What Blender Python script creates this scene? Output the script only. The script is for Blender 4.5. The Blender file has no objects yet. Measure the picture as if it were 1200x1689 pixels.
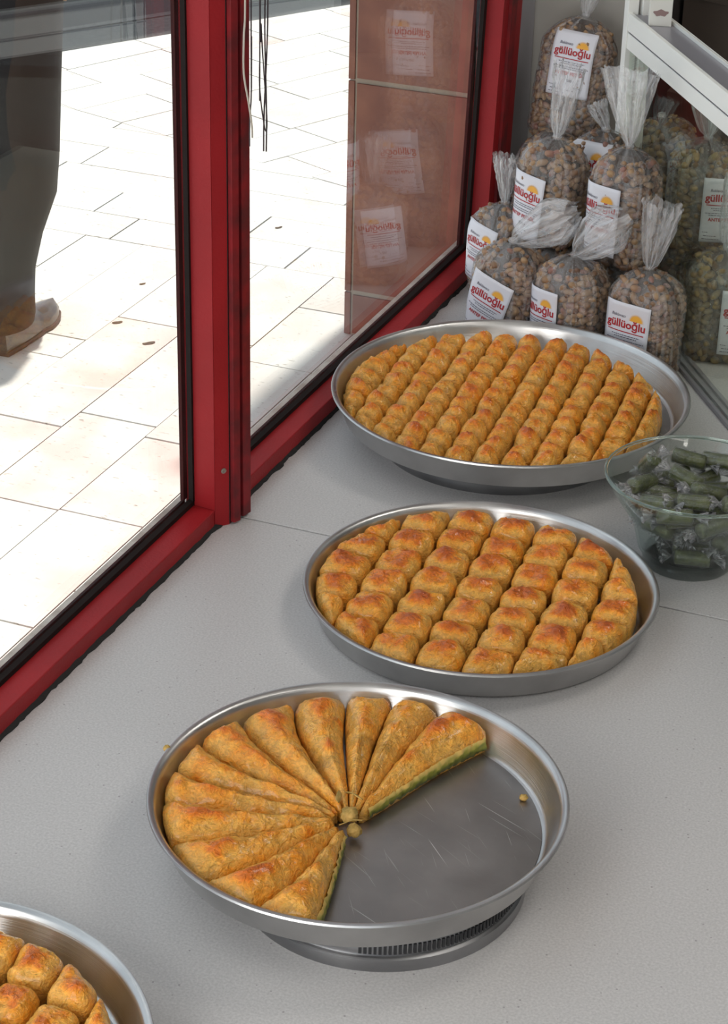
import bpy, bmesh, math, random
from mathutils import Vector, Matrix, Euler, noise
from math import sin, cos, pi, radians, hypot

S = bpy.context.scene
COL = S.collection
rnd = random.Random(7)

# ------------------------------------------------------------------ camera
cam = bpy.data.cameras.new('camera'); co = bpy.data.objects.new('camera', cam); COL.objects.link(co)
cam.sensor_fit = 'VERTICAL'; cam.sensor_height = 36.0; cam.sensor_width = 36.0
cam.lens = 3539.13 / 1689 * 36.0
cam.clip_start = 0.05; cam.clip_end = 200
RT = Vector((0.92526807, 0.37870653, 0.0214562)); UP = Vector((-0.19251017, 0.42010281, 0.88682212)); FW = Vector((-0.32683151, 0.82467872, -0.46161257))
co.matrix_world = Matrix(((RT.x, UP.x, -FW.x, 0), (RT.y, UP.y, -FW.y, 0), (RT.z, UP.z, -FW.z, 1.2), (0, 0, 0, 1)))
S.camera = co

# ------------------------------------------------------------------ world, sun, lamps, exposure
S.view_settings.view_transform = 'Standard'; S.view_settings.look = 'None'
S.view_settings.exposure = 0.0; S.view_settings.gamma = 1.0; S.view_settings.use_curve_mapping = False
w = bpy.data.worlds.new('sky'); S.world = w; w.use_nodes = True
bg = w.node_tree.nodes['Background']; bg.inputs[0].default_value = (0.80, 0.90, 1.0, 1); bg.inputs[1].default_value = 1.15
sun = bpy.data.lights.new('sun', 'SUN'); sun.energy = 4.6; sun.angle = radians(1.2); sun.color = (1, .965, .90)
so = bpy.data.objects.new('sun', sun); COL.objects.link(so)
so.rotation_euler = Vector((0.012, 0.262, 0.965)).to_track_quat('Z', 'Y').to_euler()
def area(name, loc, size, sizey, energy, color, target):
    l = bpy.data.lights.new(name, 'AREA'); l.shape = 'RECTANGLE'; l.size = size; l.size_y = sizey; l.energy = energy; l.color = color
    o = bpy.data.objects.new(name, l); COL.objects.link(o); o.location = loc
    o.rotation_euler = (Vector(loc) - Vector(target)).to_track_quat('Z', 'Y').to_euler(); return o
area('ceiling_and_fill_light', (0.6, 1.3, 1.83), 0.25, 1.2, 1.2, (1, .95, .88), (0.6, 1.3, 0))
area('ceiling_and_fill_light', (0.9, -0.6, 1.83), 0.25, 1.2, 2.5, (1, .95, .88), (0.9, -0.6, 0))
area('shop_door_daylight', (0.6, -2.35, 0.5), 2.6, 1.9, 5, (1, .98, .96), (0.2, 1.0, 0.2))
area('left_fill_light', (-0.95, -0.15, 0.62), 1.0, 1.2, 20, (1, .975, .935), (-0.70, 1.2, 0.0))  # added fill from the left to brighten the counter; no door is built here
area('ceiling_and_fill_light', (0.1, 2.75, 1.83), 0.25, 1.0, 9, (1, .96, .9), (-0.45, 2.9, 0))  # added fill light to brighten the far right end of the shop

# ------------------------------------------------------------------ helpers
def tag(o, label=None, cat=None, group=None, kind=None):
    if label: o['label'] = label
    if cat: o['category'] = cat
    if group: o['group'] = group
    if kind: o['kind'] = kind
    return o
def thing(name, label, cat, loc=(0, 0, 0), rot=(0, 0, 0), group=None):
    o = bpy.data.objects.new(name, None); COL.objects.link(o); o.location = loc; o.rotation_euler = rot
    o.empty_display_size = 0.02
    return tag(o, label, cat, group)
def obj(name, V, F, mat, parent=None, smooth=False, loc=(0, 0, 0), attrs=None, col=None):
    me = bpy.data.meshes.new(name); me.from_pydata([tuple(v) for v in V], [], F)
    me.validate(); me.update()
    if smooth:
        me.polygons.foreach_set('use_smooth', [True] * len(me.polygons))
    if mat: me.materials.append(mat)
    if attrs:
        for k, vals in attrs.items():
            a = me.attributes.new(k, 'FLOAT', 'POINT'); a.data.foreach_set('value', vals)
    o = bpy.data.objects.new(name, me); COL.objects.link(o); o.location = loc
    if parent: o.parent = parent
    return o
class MB:
    def __init__(s): s.V = []; s.F = []
    def add(s, V, F):
        n = len(s.V); s.V += [tuple(v) for v in V]; s.F += [tuple(i + n for i in f) for f in F]; return s
    def box(s, x0, x1, y0, y1, z0, z1, bev=0.0, M=None):
        if bev <= 0:
            V = [(x, y, z) for z in (z0, z1) for y in (y0, y1) for x in (x0, x1)]
            F = [(0, 2, 3, 1), (4, 5, 7, 6), (0, 1, 5, 4), (2, 6, 7, 3), (0, 4, 6, 2), (1, 3, 7, 5)]
        else:
            bm = bmesh.new(); bmesh.ops.create_cube(bm, size=1)
            for v in bm.verts:
                v.co = Vector(((x0 + x1) / 2 + v.co.x * (x1 - x0), (y0 + y1) / 2 + v.co.y * (y1 - y0), (z0 + z1) / 2 + v.co.z * (z1 - z0)))
            bmesh.ops.bevel(bm, geom=bm.edges[:], offset=bev, segments=2, affect='EDGES', profile=.6)
            bm.verts.index_update(); V = [v.co.copy() for v in bm.verts]; F = [tuple(v.index for v in f.verts) for f in bm.faces]; bm.free()
        if M: V = [M @ Vector(v) for v in V]
        return s.add(V, F)
    def prism(s, poly, z0, z1, M=None):
        n = len(poly)
        if sum(poly[i][0] * poly[(i + 1) % n][1] - poly[(i + 1) % n][0] * poly[i][1] for i in range(n)) < 0: poly = poly[::-1]
        V = [(x, y, z0) for x, y in poly] + [(x, y, z1) for x, y in poly]
        F = [tuple(range(n))[::-1], tuple(range(n, 2 * n))] + [(i, (i + 1) % n, n + (i + 1) % n, n + i) for i in range(n)]
        if M: V = [M @ Vector(v) for v in V]
        return s.add(V, F)
    def lathe(s, prof, n=64, c=(0, 0), closed=False):
        V = []; F = []; m = len(prof)
        for r, z in prof:
            for i in range(n):
                a = 2 * pi * i / n; V.append((c[0] + r * cos(a), c[1] + r * sin(a), z))
        for j in range(m - 1 if not closed else m):
            k = (j + 1) % m
            for i in range(n):
                F.append((j * n + i, j * n + (i + 1) % n, k * n + (i + 1) % n, k * n + i))
        if not closed:
            for j, rev in ((0, True), (m - 1, False)):
                if prof[j][0] > 1e-5:
                    f = tuple(j * n + i for i in range(n)); F.append(f[::-1] if rev else f)
        return s.add(V, F)
    def tube(s, pts, r, n=8):
        pts = [Vector(p) for p in pts]; V = []; F = []
        rr = r if isinstance(r, (list, tuple)) else [r] * len(pts)
        pn = None
        for i, p in enumerate(pts):
            t = (pts[min(i + 1, len(pts) - 1)] - pts[max(i - 1, 0)]).normalized()
            if pn is None:
                pn = t.orthogonal().normalized()
            else:
                pn = (pn - t * pn.dot(t)); pn = pn.normalized() if pn.length > 1e-6 else t.orthogonal().normalized()
            b = t.cross(pn)
            for k in range(n):
                a = 2 * pi * k / n; V.append(p + (pn * cos(a) + b * sin(a)) * rr[i])
        for i in range(len(pts) - 1):
            for k in range(n): F.append((i * n + k, i * n + (k + 1) % n, (i + 1) * n + (k + 1) % n, (i + 1) * n + k))
        F.append(tuple(range(n))[::-1]); F.append(tuple((len(pts) - 1) * n + k for k in range(n)))
        return s.add(V, F)
    def loft(s, rings):   # rings: lists of equal length
        n = len(rings[0]); V = [p for r in rings for p in r]; F = []
        for i in range(len(rings) - 1):
            for k in range(n): F.append((i * n + k, i * n + (k + 1) % n, (i + 1) * n + (k + 1) % n, (i + 1) * n + k))
        F.append(tuple(range(n))[::-1]); F.append(tuple((len(rings) - 1) * n + k for k in range(n)))
        return s.add(V, F)
    def build(s, name, mat, parent=None, smooth=False, loc=(0, 0, 0), bevel=0):
        o = obj(name, s.V, s.F, mat, parent, smooth, loc)
        if smooth:
            try: o.data.set_sharp_from_angle(angle=radians(40))
            except Exception: pass
        if bevel:
            b = o.modifiers.new('bevel', 'BEVEL'); b.width = bevel; b.segments = 2; b.limit_method = 'ANGLE'
        return o

# ------------------------------------------------------------------ materials
def newmat(name):
    m = bpy.data.materials.new(name); m.use_nodes = True; nt = m.node_tree
    return m, nt, nt.nodes, nt.links
def P(m): return m.node_tree.nodes['Principled BSDF']
def simple(name, col, rough=.5, metal=0, spec=.5, noise_amt=0, noise_scale=20, bump=0, bump_scale=200, col2=None):
    m, nt, N, L = newmat(name); p = P(m)
    p.inputs['Base Color'].default_value = (*col, 1); p.inputs['Roughness'].default_value = rough
    p.inputs['Metallic'].default_value = metal; p.inputs['Specular IOR Level'].default_value = spec
    tc = N.new('ShaderNodeTexCoord')
    if noise_amt or col2:
        n = N.new('ShaderNodeTexNoise'); n.inputs['Scale'].default_value = noise_scale; n.inputs['Detail'].default_value = 6
        L.new(tc.outputs['Object'], n.inputs['Vector'])
        r = N.new('ShaderNodeValToRGB'); c2 = col2 or tuple(max(0, c * (1 - noise_amt)) for c in col)
        r.color_ramp.elements[0].color = (*c2, 1); r.color_ramp.elements[1].color = (*col, 1)
        r.color_ramp.elements[0].position = .35; r.color_ramp.elements[1].position = .65
        L.new(n.outputs['Fac'], r.inputs['Fac']); L.new(r.outputs['Color'], p.inputs['Base Color'])
    if bump:
        n = N.new('ShaderNodeTexNoise'); n.inputs['Scale'].default_value = bump_scale; n.inputs['Detail'].default_value = 4
        L.new(tc.outputs['Object'], n.inputs['Vector'])
        b = N.new('ShaderNodeBump'); b.inputs['Strength'].default_value = bump; b.inputs['Distance'].default_value = .002
        L.new(n.outputs['Fac'], b.inputs['Height']); L.new(b.outputs['Normal'], p.inputs['Normal'])
    return m

def mat_counter():
    m, nt, N, L = newmat('counter_stone'); p = P(m); tc = N.new('ShaderNodeTexCoord')
    n = N.new('ShaderNodeTexNoise'); n.inputs['Scale'].default_value = 3.5; n.inputs['Detail'].default_value = 3
    r = N.new('ShaderNodeValToRGB'); r.color_ramp.elements[0].color = (.50, .485, .475, 1); r.color_ramp.elements[1].color = (.58, .56, .555, 1)
    L.new(tc.outputs['Object'], n.inputs['Vector']); L.new(n.outputs['Fac'], r.inputs['Fac'])
    g = N.new('ShaderNodeTexNoise'); g.inputs['Scale'].default_value = 420; g.inputs['Detail'].default_value = 2; L.new(tc.outputs['Object'], g.inputs['Vector'])
    gr = N.new('ShaderNodeMapRange'); gr.inputs[1].default_value = .3; gr.inputs[2].default_value = .7; gr.inputs[3].default_value = .88; gr.inputs[4].default_value = 1.1
    L.new(g.outputs['Fac'], gr.inputs[0])
    mu = N.new('ShaderNodeMix'); mu.data_type = 'RGBA'; mu.blend_type = 'MULTIPLY'; mu.inputs[0].default_value = 1
    L.new(r.outputs['Color'], mu.inputs[6]); L.new(gr.outputs[0], mu.inputs[7])
    v = N.new('ShaderNodeTexVoronoi'); v.inputs['Scale'].default_value = 85; L.new(tc.outputs['Object'], v.inputs['Vector'])
    vs = N.new('ShaderNodeMath'); vs.operation = 'LESS_THAN'; vs.inputs[1].default_value = .085; L.new(v.outputs['Distance'], vs.inputs[0])
    sep = N.new('ShaderNodeSeparateColor'); L.new(v.outputs['Color'], sep.inputs[0])
    th = N.new('ShaderNodeMath'); th.operation = 'GREATER_THAN'; th.inputs[1].default_value = .62; L.new(sep.outputs[0], th.inputs[0])
    mm = N.new('ShaderNodeMath'); mm.operation = 'MULTIPLY'; L.new(vs.outputs[0], mm.inputs[0]); L.new(th.outputs[0], mm.inputs[1])
    mm2 = N.new('ShaderNodeMath'); mm2.operation = 'MULTIPLY'; mm2.inputs[1].default_value = .55; L.new(mm.outputs[0], mm2.inputs[0])
    mx = N.new('ShaderNodeMix'); mx.data_type = 'RGBA'; L.new(mm2.outputs[0], mx.inputs[0]); L.new(mu.outputs[2], mx.inputs[6]); mx.inputs[7].default_value = (.16, .13, .14, 1)
    L.new(mx.outputs[2], p.inputs['Base Color']); p.inputs['Roughness'].default_value = .42; p.inputs['Specular IOR Level'].default_value = .35
    return m
def mat_paving(name, c1, c2, seed):
    m, nt, N, L = newmat(name); p = P(m); tc = N.new('ShaderNodeTexCoord'); oi = N.new('ShaderNodeObjectInfo')
    ad = N.new('ShaderNodeVectorMath'); ad.operation = 'ADD'; L.new(tc.outputs['Object'], ad.inputs[0]); L.new(oi.outputs['Random'], ad.inputs[1])
    n = N.new('ShaderNodeTexNoise'); n.inputs['Scale'].default_value = 5 + seed; n.inputs['Detail'].default_value = 5; L.new(ad.outputs[0], n.inputs['Vector'])
    r = N.new('ShaderNodeValToRGB'); r.color_ramp.elements[0].color = (*c2, 1); r.color_ramp.elements[1].color = (*c1, 1); r.color_ramp.elements[0].position = .32; r.color_ramp.elements[1].position = .6
    L.new(n.outputs['Fac'], r.inputs['Fac'])
    s = N.new('ShaderNodeTexNoise'); s.inputs['Scale'].default_value = 60; s.inputs['Detail'].default_value = 4
    mp = N.new('ShaderNodeMapping'); mp.inputs['Scale'].default_value = (1, 2.6, 1); L.new(ad.outputs[0], mp.inputs[0]); L.new(mp.outputs[0], s.inputs['Vector'])
    sr = N.new('ShaderNodeValToRGB'); sr.color_ramp.elements[0].position = .27; sr.color_ramp.elements[1].position = .36
    sr.color_ramp.elements[0].color = (.45, .42, .38, 1); sr.color_ramp.elements[1].color = (1, 1, 1, 1); L.new(s.outputs['Fac'], sr.inputs['Fac'])
    mu = N.new('ShaderNodeMix'); mu.data_type = 'RGBA'; mu.blend_type = 'MULTIPLY'; mu.inputs[0].default_value = 1
    L.new(r.outputs['Color'], mu.inputs[6]); L.new(sr.outputs['Color'], mu.inputs[7]); L.new(mu.outputs[2], p.inputs['Base Color'])
    p.inputs['Roughness'].default_value = .6; p.inputs['Specular IOR Level'].default_value = .3
    return m
def mat_metal(name, base, rough, brush=True, scratch=False):
    m, nt, N, L = newmat(name); p = P(m); p.inputs['Metallic'].default_value = 1; tc = N.new('ShaderNodeTexCoord')
    n = N.new('ShaderNodeTexNoise'); n.inputs['Scale'].default_value = 14; n.inputs['Detail'].default_value = 8; L.new(tc.outputs['Object'], n.inputs['Vector'])
    r = N.new('ShaderNodeValToRGB'); r.color_ramp.elements[0].color = (*[c * .72 for c in base], 1); r.color_ramp.elements[1].color = (*base, 1)
    r.color_ramp.elements[0].position = .3; r.color_ramp.elements[1].position = .7
    L.new(n.outputs['Fac'], r.inputs['Fac'])
    mr = N.new('ShaderNodeMapRange'); mr.inputs[3].default_value = rough - .08; mr.inputs[4].default_value = rough + .12; L.new(n.outputs['Fac'], mr.inputs[0]); L.new(mr.outputs[0], p.inputs['Roughness'])
    last = r.outputs['Color']
    mp = N.new('ShaderNodeMapping'); mp.inputs['Scale'].default_value = (3, 3, 260) if brush else (30, 30, 30); L.new(tc.outputs['Object'], mp.inputs[0])
    b2 = N.new('ShaderNodeTexNoise'); b2.inputs['Scale'].default_value = 4; b2.inputs['Detail'].default_value = 3; L.new(mp.outputs[0], b2.inputs['Vector'])
    bp = N.new('ShaderNodeBump'); bp.inputs['Strength'].default_value = .25; bp.inputs['Distance'].default_value = .0006; L.new(b2.outputs['Fac'], bp.inputs['Height']); L.new(bp.outputs['Normal'], p.inputs['Normal'])
    if scratch:
        tot = None
        for k in range(4):
            mp = N.new('ShaderNodeMapping'); rt = N.new('ShaderNodeMapping'); rt.inputs['Rotation'].default_value = (0, 0, radians((32, 24, 46, 58)[k])); L.new(tc.outputs['Object'], rt.inputs[0]); mp.inputs['Scale'].default_value = (1.6 + k, 120 + 30 * k, 1); mp.inputs['Location'].default_value = (k * 3.3, k * 1.7, 0)
            L.new(rt.outputs[0], mp.inputs[0])
            q = N.new('ShaderNodeTexNoise'); q.inputs['Scale'].default_value = 3.0; q.inputs['Detail'].default_value = 1.5; L.new(mp.outputs[0], q.inputs['Vector'])
            g = N.new('ShaderNodeMapRange'); g.inputs[1].default_value = .71; g.inputs[2].default_value = .80; L.new(q.outputs['Fac'], g.inputs[0])
            if tot is None: tot = g.outputs[0]
            else:
                a = N.new('ShaderNodeMath'); a.operation = 'MAXIMUM'; L.new(tot, a.inputs[0]); L.new(g.outputs[0], a.inputs[1]); tot = a.outputs[0]
        mx = N.new('ShaderNodeMix'); mx.data_type = 'RGBA'; L.new(tot, mx.inputs[0]); L.new(last, mx.inputs[6]); mx.inputs[7].default_value = (.80, .79, .78, 1); last = mx.outputs[2]
    L.new(last, p.inputs['Base Color'])
    return m
def mat_baklava():
    m, nt, N, L = newmat('baked_pastry'); p = P(m); tc = N.new('ShaderNodeTexCoord'); oi = N.new('ShaderNodeObjectInfo')
    sc = N.new('ShaderNodeMath'); sc.operation = 'MULTIPLY'; sc.inputs[1].default_value = 7.0; L.new(oi.outputs['Random'], sc.inputs[0])
    ad = N.new('ShaderNodeVectorMath'); ad.operation = 'ADD'; L.new(tc.outputs['Object'], ad.inputs[0]); L.new(sc.outputs[0], ad.inputs[1])
    at = N.new('ShaderNodeAttribute'); at.attribute_name = 'bake'
    n = N.new('ShaderNodeTexNoise'); n.inputs['Scale'].default_value = 45; n.inputs['Detail'].default_value = 4; L.new(ad.outputs[0], n.inputs['Vector'])
    # bake level = attribute + noise + per-piece offset
    a1 = N.new('ShaderNodeMath'); a1.operation = 'MULTIPLY_ADD'; a1.inputs[1].default_value = .9; L.new(n.outputs['Fac'], a1.inputs[0]); L.new(at.outputs['Fac'], a1.inputs[2])
    a2 = N.new('ShaderNodeMath'); a2.operation = 'MULTIPLY_ADD'; a2.inputs[1].default_value = .18; L.new(oi.outputs['Random'], a2.inputs[0]); L.new(a1.outputs[0], a2.inputs[2])
    r = N.new('ShaderNodeValToRGB'); cr = r.color_ramp
    cr.elements[0].position = .10; cr.elements[0].color = (.52, .27, .05, 1)
    cr.elements[1].position = .53; cr.elements[1].color = (.84, .32, .022, 1)
    for pos, c in ((.34, (.82, .42, .075, 1)), (.68, (.74, .18, .006, 1)), (.90, (.46, .085, .004, 1))):
        e = cr.elements.new(pos); e.color = c
    mr = N.new('ShaderNodeMapRange'); mr.inputs[1].default_value = 0; mr.inputs[2].default_value = 1.55; L.new(a2.outputs[0], mr.inputs[0]); L.new(mr.outputs[0], r.inputs['Fac'])
    # fine pale flakes
    mp = N.new('ShaderNodeMapping'); mp.inputs['Scale'].default_value = (1, 1, 1.6); L.new(ad.outputs[0], mp.inputs[0])
    f = N.new('ShaderNodeTexNoise'); f.inputs['Scale'].default_value = 170; f.inputs['Detail'].default_value = 5; f.inputs['Distortion'].default_value = 1.6; L.new(mp.outputs[0], f.inputs['Vector'])
    fr = N.new('ShaderNodeMapRange'); fr.inputs[1].default_value = .35; fr.inputs[2].default_value = .68; fr.inputs[3].default_value = .80; fr.inputs[4].default_value = 1.18; L.new(f.outputs['Fac'], fr.inputs[0])
    mu = N.new('ShaderNodeMix'); mu.data_type = 'RGBA'; mu.blend_type = 'MULTIPLY'; mu.inputs[0].default_value = 1; L.new(r.outputs['Color'], mu.inputs[6]); L.new(fr.outputs[0], mu.inputs[7])
    L.new(mu.outputs[2], p.inputs['Base Color'])
    b = N.new('ShaderNodeBump'); b.inputs['Strength'].default_value = .75; b.inputs['Distance'].default_value = .0022; L.new(f.outputs['Fac'], b.inputs['Height'])
    n2 = N.new('ShaderNodeTexNoise'); n2.inputs['Scale'].default_value = 75; n2.inputs['Detail'].default_value = 3; n2.inputs['Distortion'].default_value = 2.5; L.new(ad.outputs[0], n2.inputs['Vector'])
    b2 = N.new('ShaderNodeBump'); b2.inputs['Strength'].default_value = .8; b2.inputs['Distance'].default_value = .004; L.new(n2.outputs['Fac'], b2.inputs['Height']); L.new(b.outputs['Normal'], b2.inputs['Normal'])
    L.new(b2.outputs['Normal'], p.inputs['Normal'])
    p.inputs['Roughness'].default_value = .42; p.inputs['Specular IOR Level'].default_value = .35
    p.inputs['Coat Weight'].default_value = .55; p.inputs['Coat Roughness'].default_value = .13; p.inputs['Coat IOR'].default_value = 1.4
    p.inputs['Subsurface Weight'].default_value = 0.15; p.inputs['Subsurface Radius'].default_value = (1, .35, .1); p.inputs['Subsurface Scale'].default_value = .004
    return m
def fresnel_both(N, L, normal=None):
    # same reflectance on the entering and the leaving face of a thin sheet
    f = N.new('ShaderNodeFresnel'); g = N.new('ShaderNodeNewGeometry')
    r = N.new('ShaderNodeMapRange'); r.inputs[3].default_value = 1.5; r.inputs[4].default_value = 1 / 1.5
    L.new(g.outputs['Backfacing'], r.inputs[0]); L.new(r.outputs[0], f.inputs[0])
    if normal: L.new(normal, f.inputs['Normal'])
    return f
def thin_glass(name, tint=(1, 1, 1), refl=1.0, edge=None):
    m, nt, N, L = newmat(name); N.remove(P(m)); out = N['Material Output']
    t = N.new('ShaderNodeBsdfTransparent'); t.inputs[0].default_value = (*tint, 1)
    g = N.new('ShaderNodeBsdfGlossy'); g.inputs['Roughness'].default_value = 0.004; g.inputs['Color'].default_value = (1, 1, 1, 1)
    f = fresnel_both(N, L)
    mu = N.new('ShaderNodeMath'); mu.operation = 'MULTIPLY'; mu.inputs[1].default_value = refl; mu.use_clamp = True; L.new(f.outputs[0], mu.inputs[0])
    x = N.new('ShaderNodeMixShader'); L.new(mu.outputs[0], x.inputs[0]); L.new(t.outputs[0], x.inputs[1]); L.new(g.outputs[0], x.inputs[2])
    if edge:
        lw = N.new('ShaderNodeLayerWeight'); lw.inputs[0].default_value = .35
        pw = N.new('ShaderNodeMath'); pw.operation = 'POWER'; pw.inputs[1].default_value = 3.0; L.new(lw.outputs['Facing'], pw.inputs[0])
        cm = N.new('ShaderNodeMix'); cm.data_type = 'RGBA'; L.new(pw.outputs[0], cm.inputs[0]); cm.inputs[6].default_value = (*tint, 1); cm.inputs[7].default_value = (*edge, 1); L.new(cm.outputs[2], t.inputs[0])
    L.new(x.outputs[0], out.inputs[0]); return m
def solid_glass(name, col):
    m, nt, N, L = newmat(name); p = P(m); p.inputs['Base Color'].default_value = (*col, 1); p.inputs['Roughness'].default_value = .02
    p.inputs['Transmission Weight'].default_value = 1; p.inputs['IOR'].default_value = 1.5; return m
def mat_film(name, opac_lo, opac_hi, scale=(1, 1, 1), nscale=60):
    m, nt, N, L = newmat(name); p = P(m); out = N['Material Output']; tc = N.new('ShaderNodeTexCoord')
    p.inputs['Base Color'].default_value = (.80, .79, .80, 1); p.inputs['Roughness'].default_value = .22; p.inputs['Specular IOR Level'].default_value = .8
    at = N.new('ShaderNodeAttribute'); at.attribute_name = 'streak'; cb = N.new('ShaderNodeCombineXYZ'); L.new(at.outputs['Fac'], cb.inputs[0])
    sp = N.new('ShaderNodeSeparateXYZ'); L.new(tc.outputs['Object'], sp.inputs[0])
    mz = N.new('ShaderNodeMath'); mz.operation = 'MULTIPLY'; mz.inputs[1].default_value = 14; L.new(sp.outputs[2], mz.inputs[0]); L.new(mz.outputs[0], cb.inputs[2])
    oi = N.new('ShaderNodeObjectInfo'); L.new(oi.outputs['Random'], cb.inputs[1])
    n = N.new('ShaderNodeTexNoise'); n.inputs['Scale'].default_value = 1.0; n.inputs['Detail'].default_value = 5; L.new(cb.outputs[0], n.inputs['Vector'])
    mr = N.new('ShaderNodeMapRange'); mr.inputs[1].default_value = .38; mr.inputs[2].default_value = .68; mr.inputs[3].default_value = opac_lo; mr.inputs[4].default_value = opac_hi; L.new(n.outputs['Fac'], mr.inputs[0])
    b = N.new('ShaderNodeBump'); b.inputs['Strength'].default_value = 1.0; b.inputs['Distance'].default_value = .004; L.new(n.outputs['Fac'], b.inputs['Height'])
    n3 = N.new('ShaderNodeTexNoise'); n3.inputs['Scale'].default_value = nscale; n3.inputs['Distortion'].default_value = 1.5; L.new(tc.outputs['Object'], n3.inputs['Vector'])
    b3 = N.new('ShaderNodeBump'); b3.inputs['Strength'].default_value = .9; b3.inputs['Distance'].default_value = .004; L.new(n3.outputs['Fac'], b3.inputs['Height']); L.new(b.outputs['Normal'], b3.inputs['Normal'])
    L.new(b3.outputs['Normal'], p.inputs['Normal'])
    t = N.new('ShaderNodeBsdfTransparent'); g = N.new('ShaderNodeBsdfGlossy'); g.inputs['Roughness'].default_value = .1; L.new(b3.outputs['Normal'], g.inputs['Normal'])
    fz = fresnel_both(N, L, b3.outputs['Normal'])
    x0 = N.new('ShaderNodeMixShader'); L.new(fz.outputs[0], x0.inputs[0]); L.new(t.outputs[0], x0.inputs[1]); L.new(g.outputs[0], x0.inputs[2])
    x = N.new('ShaderNodeMixShader'); L.new(mr.outputs[0], x.inputs[0]); L.new(x0.outputs[0], x.inputs[1]); L.new(p.outputs[0], x.inputs[2])
    L.new(x.outputs[0], out.inputs[0]); return m
def mat_attr(name, stops, rough=.55, attr='shade', bump=.3):
    m, nt, N, L = newmat(name); p = P(m); at = N.new('ShaderNodeAttribute'); at.attribute_name = attr
    r = N.new('ShaderNodeValToRGB'); cr = r.color_ramp; cr.elements[0].position = stops[0][0]; cr.elements[0].color = (*stops[0][1], 1); cr.elements[1].position = stops[-1][0]; cr.elements[1].color = (*stops[-1][1], 1)
    for s_, c in stops[1:-1]: e = cr.elements.new(s_); e.color = (*c, 1)
    L.new(at.outputs['Fac'], r.inputs['Fac']); L.new(r.outputs['Color'], p.inputs['Base Color']); p.inputs['Roughness'].default_value = rough
    return m

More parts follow.
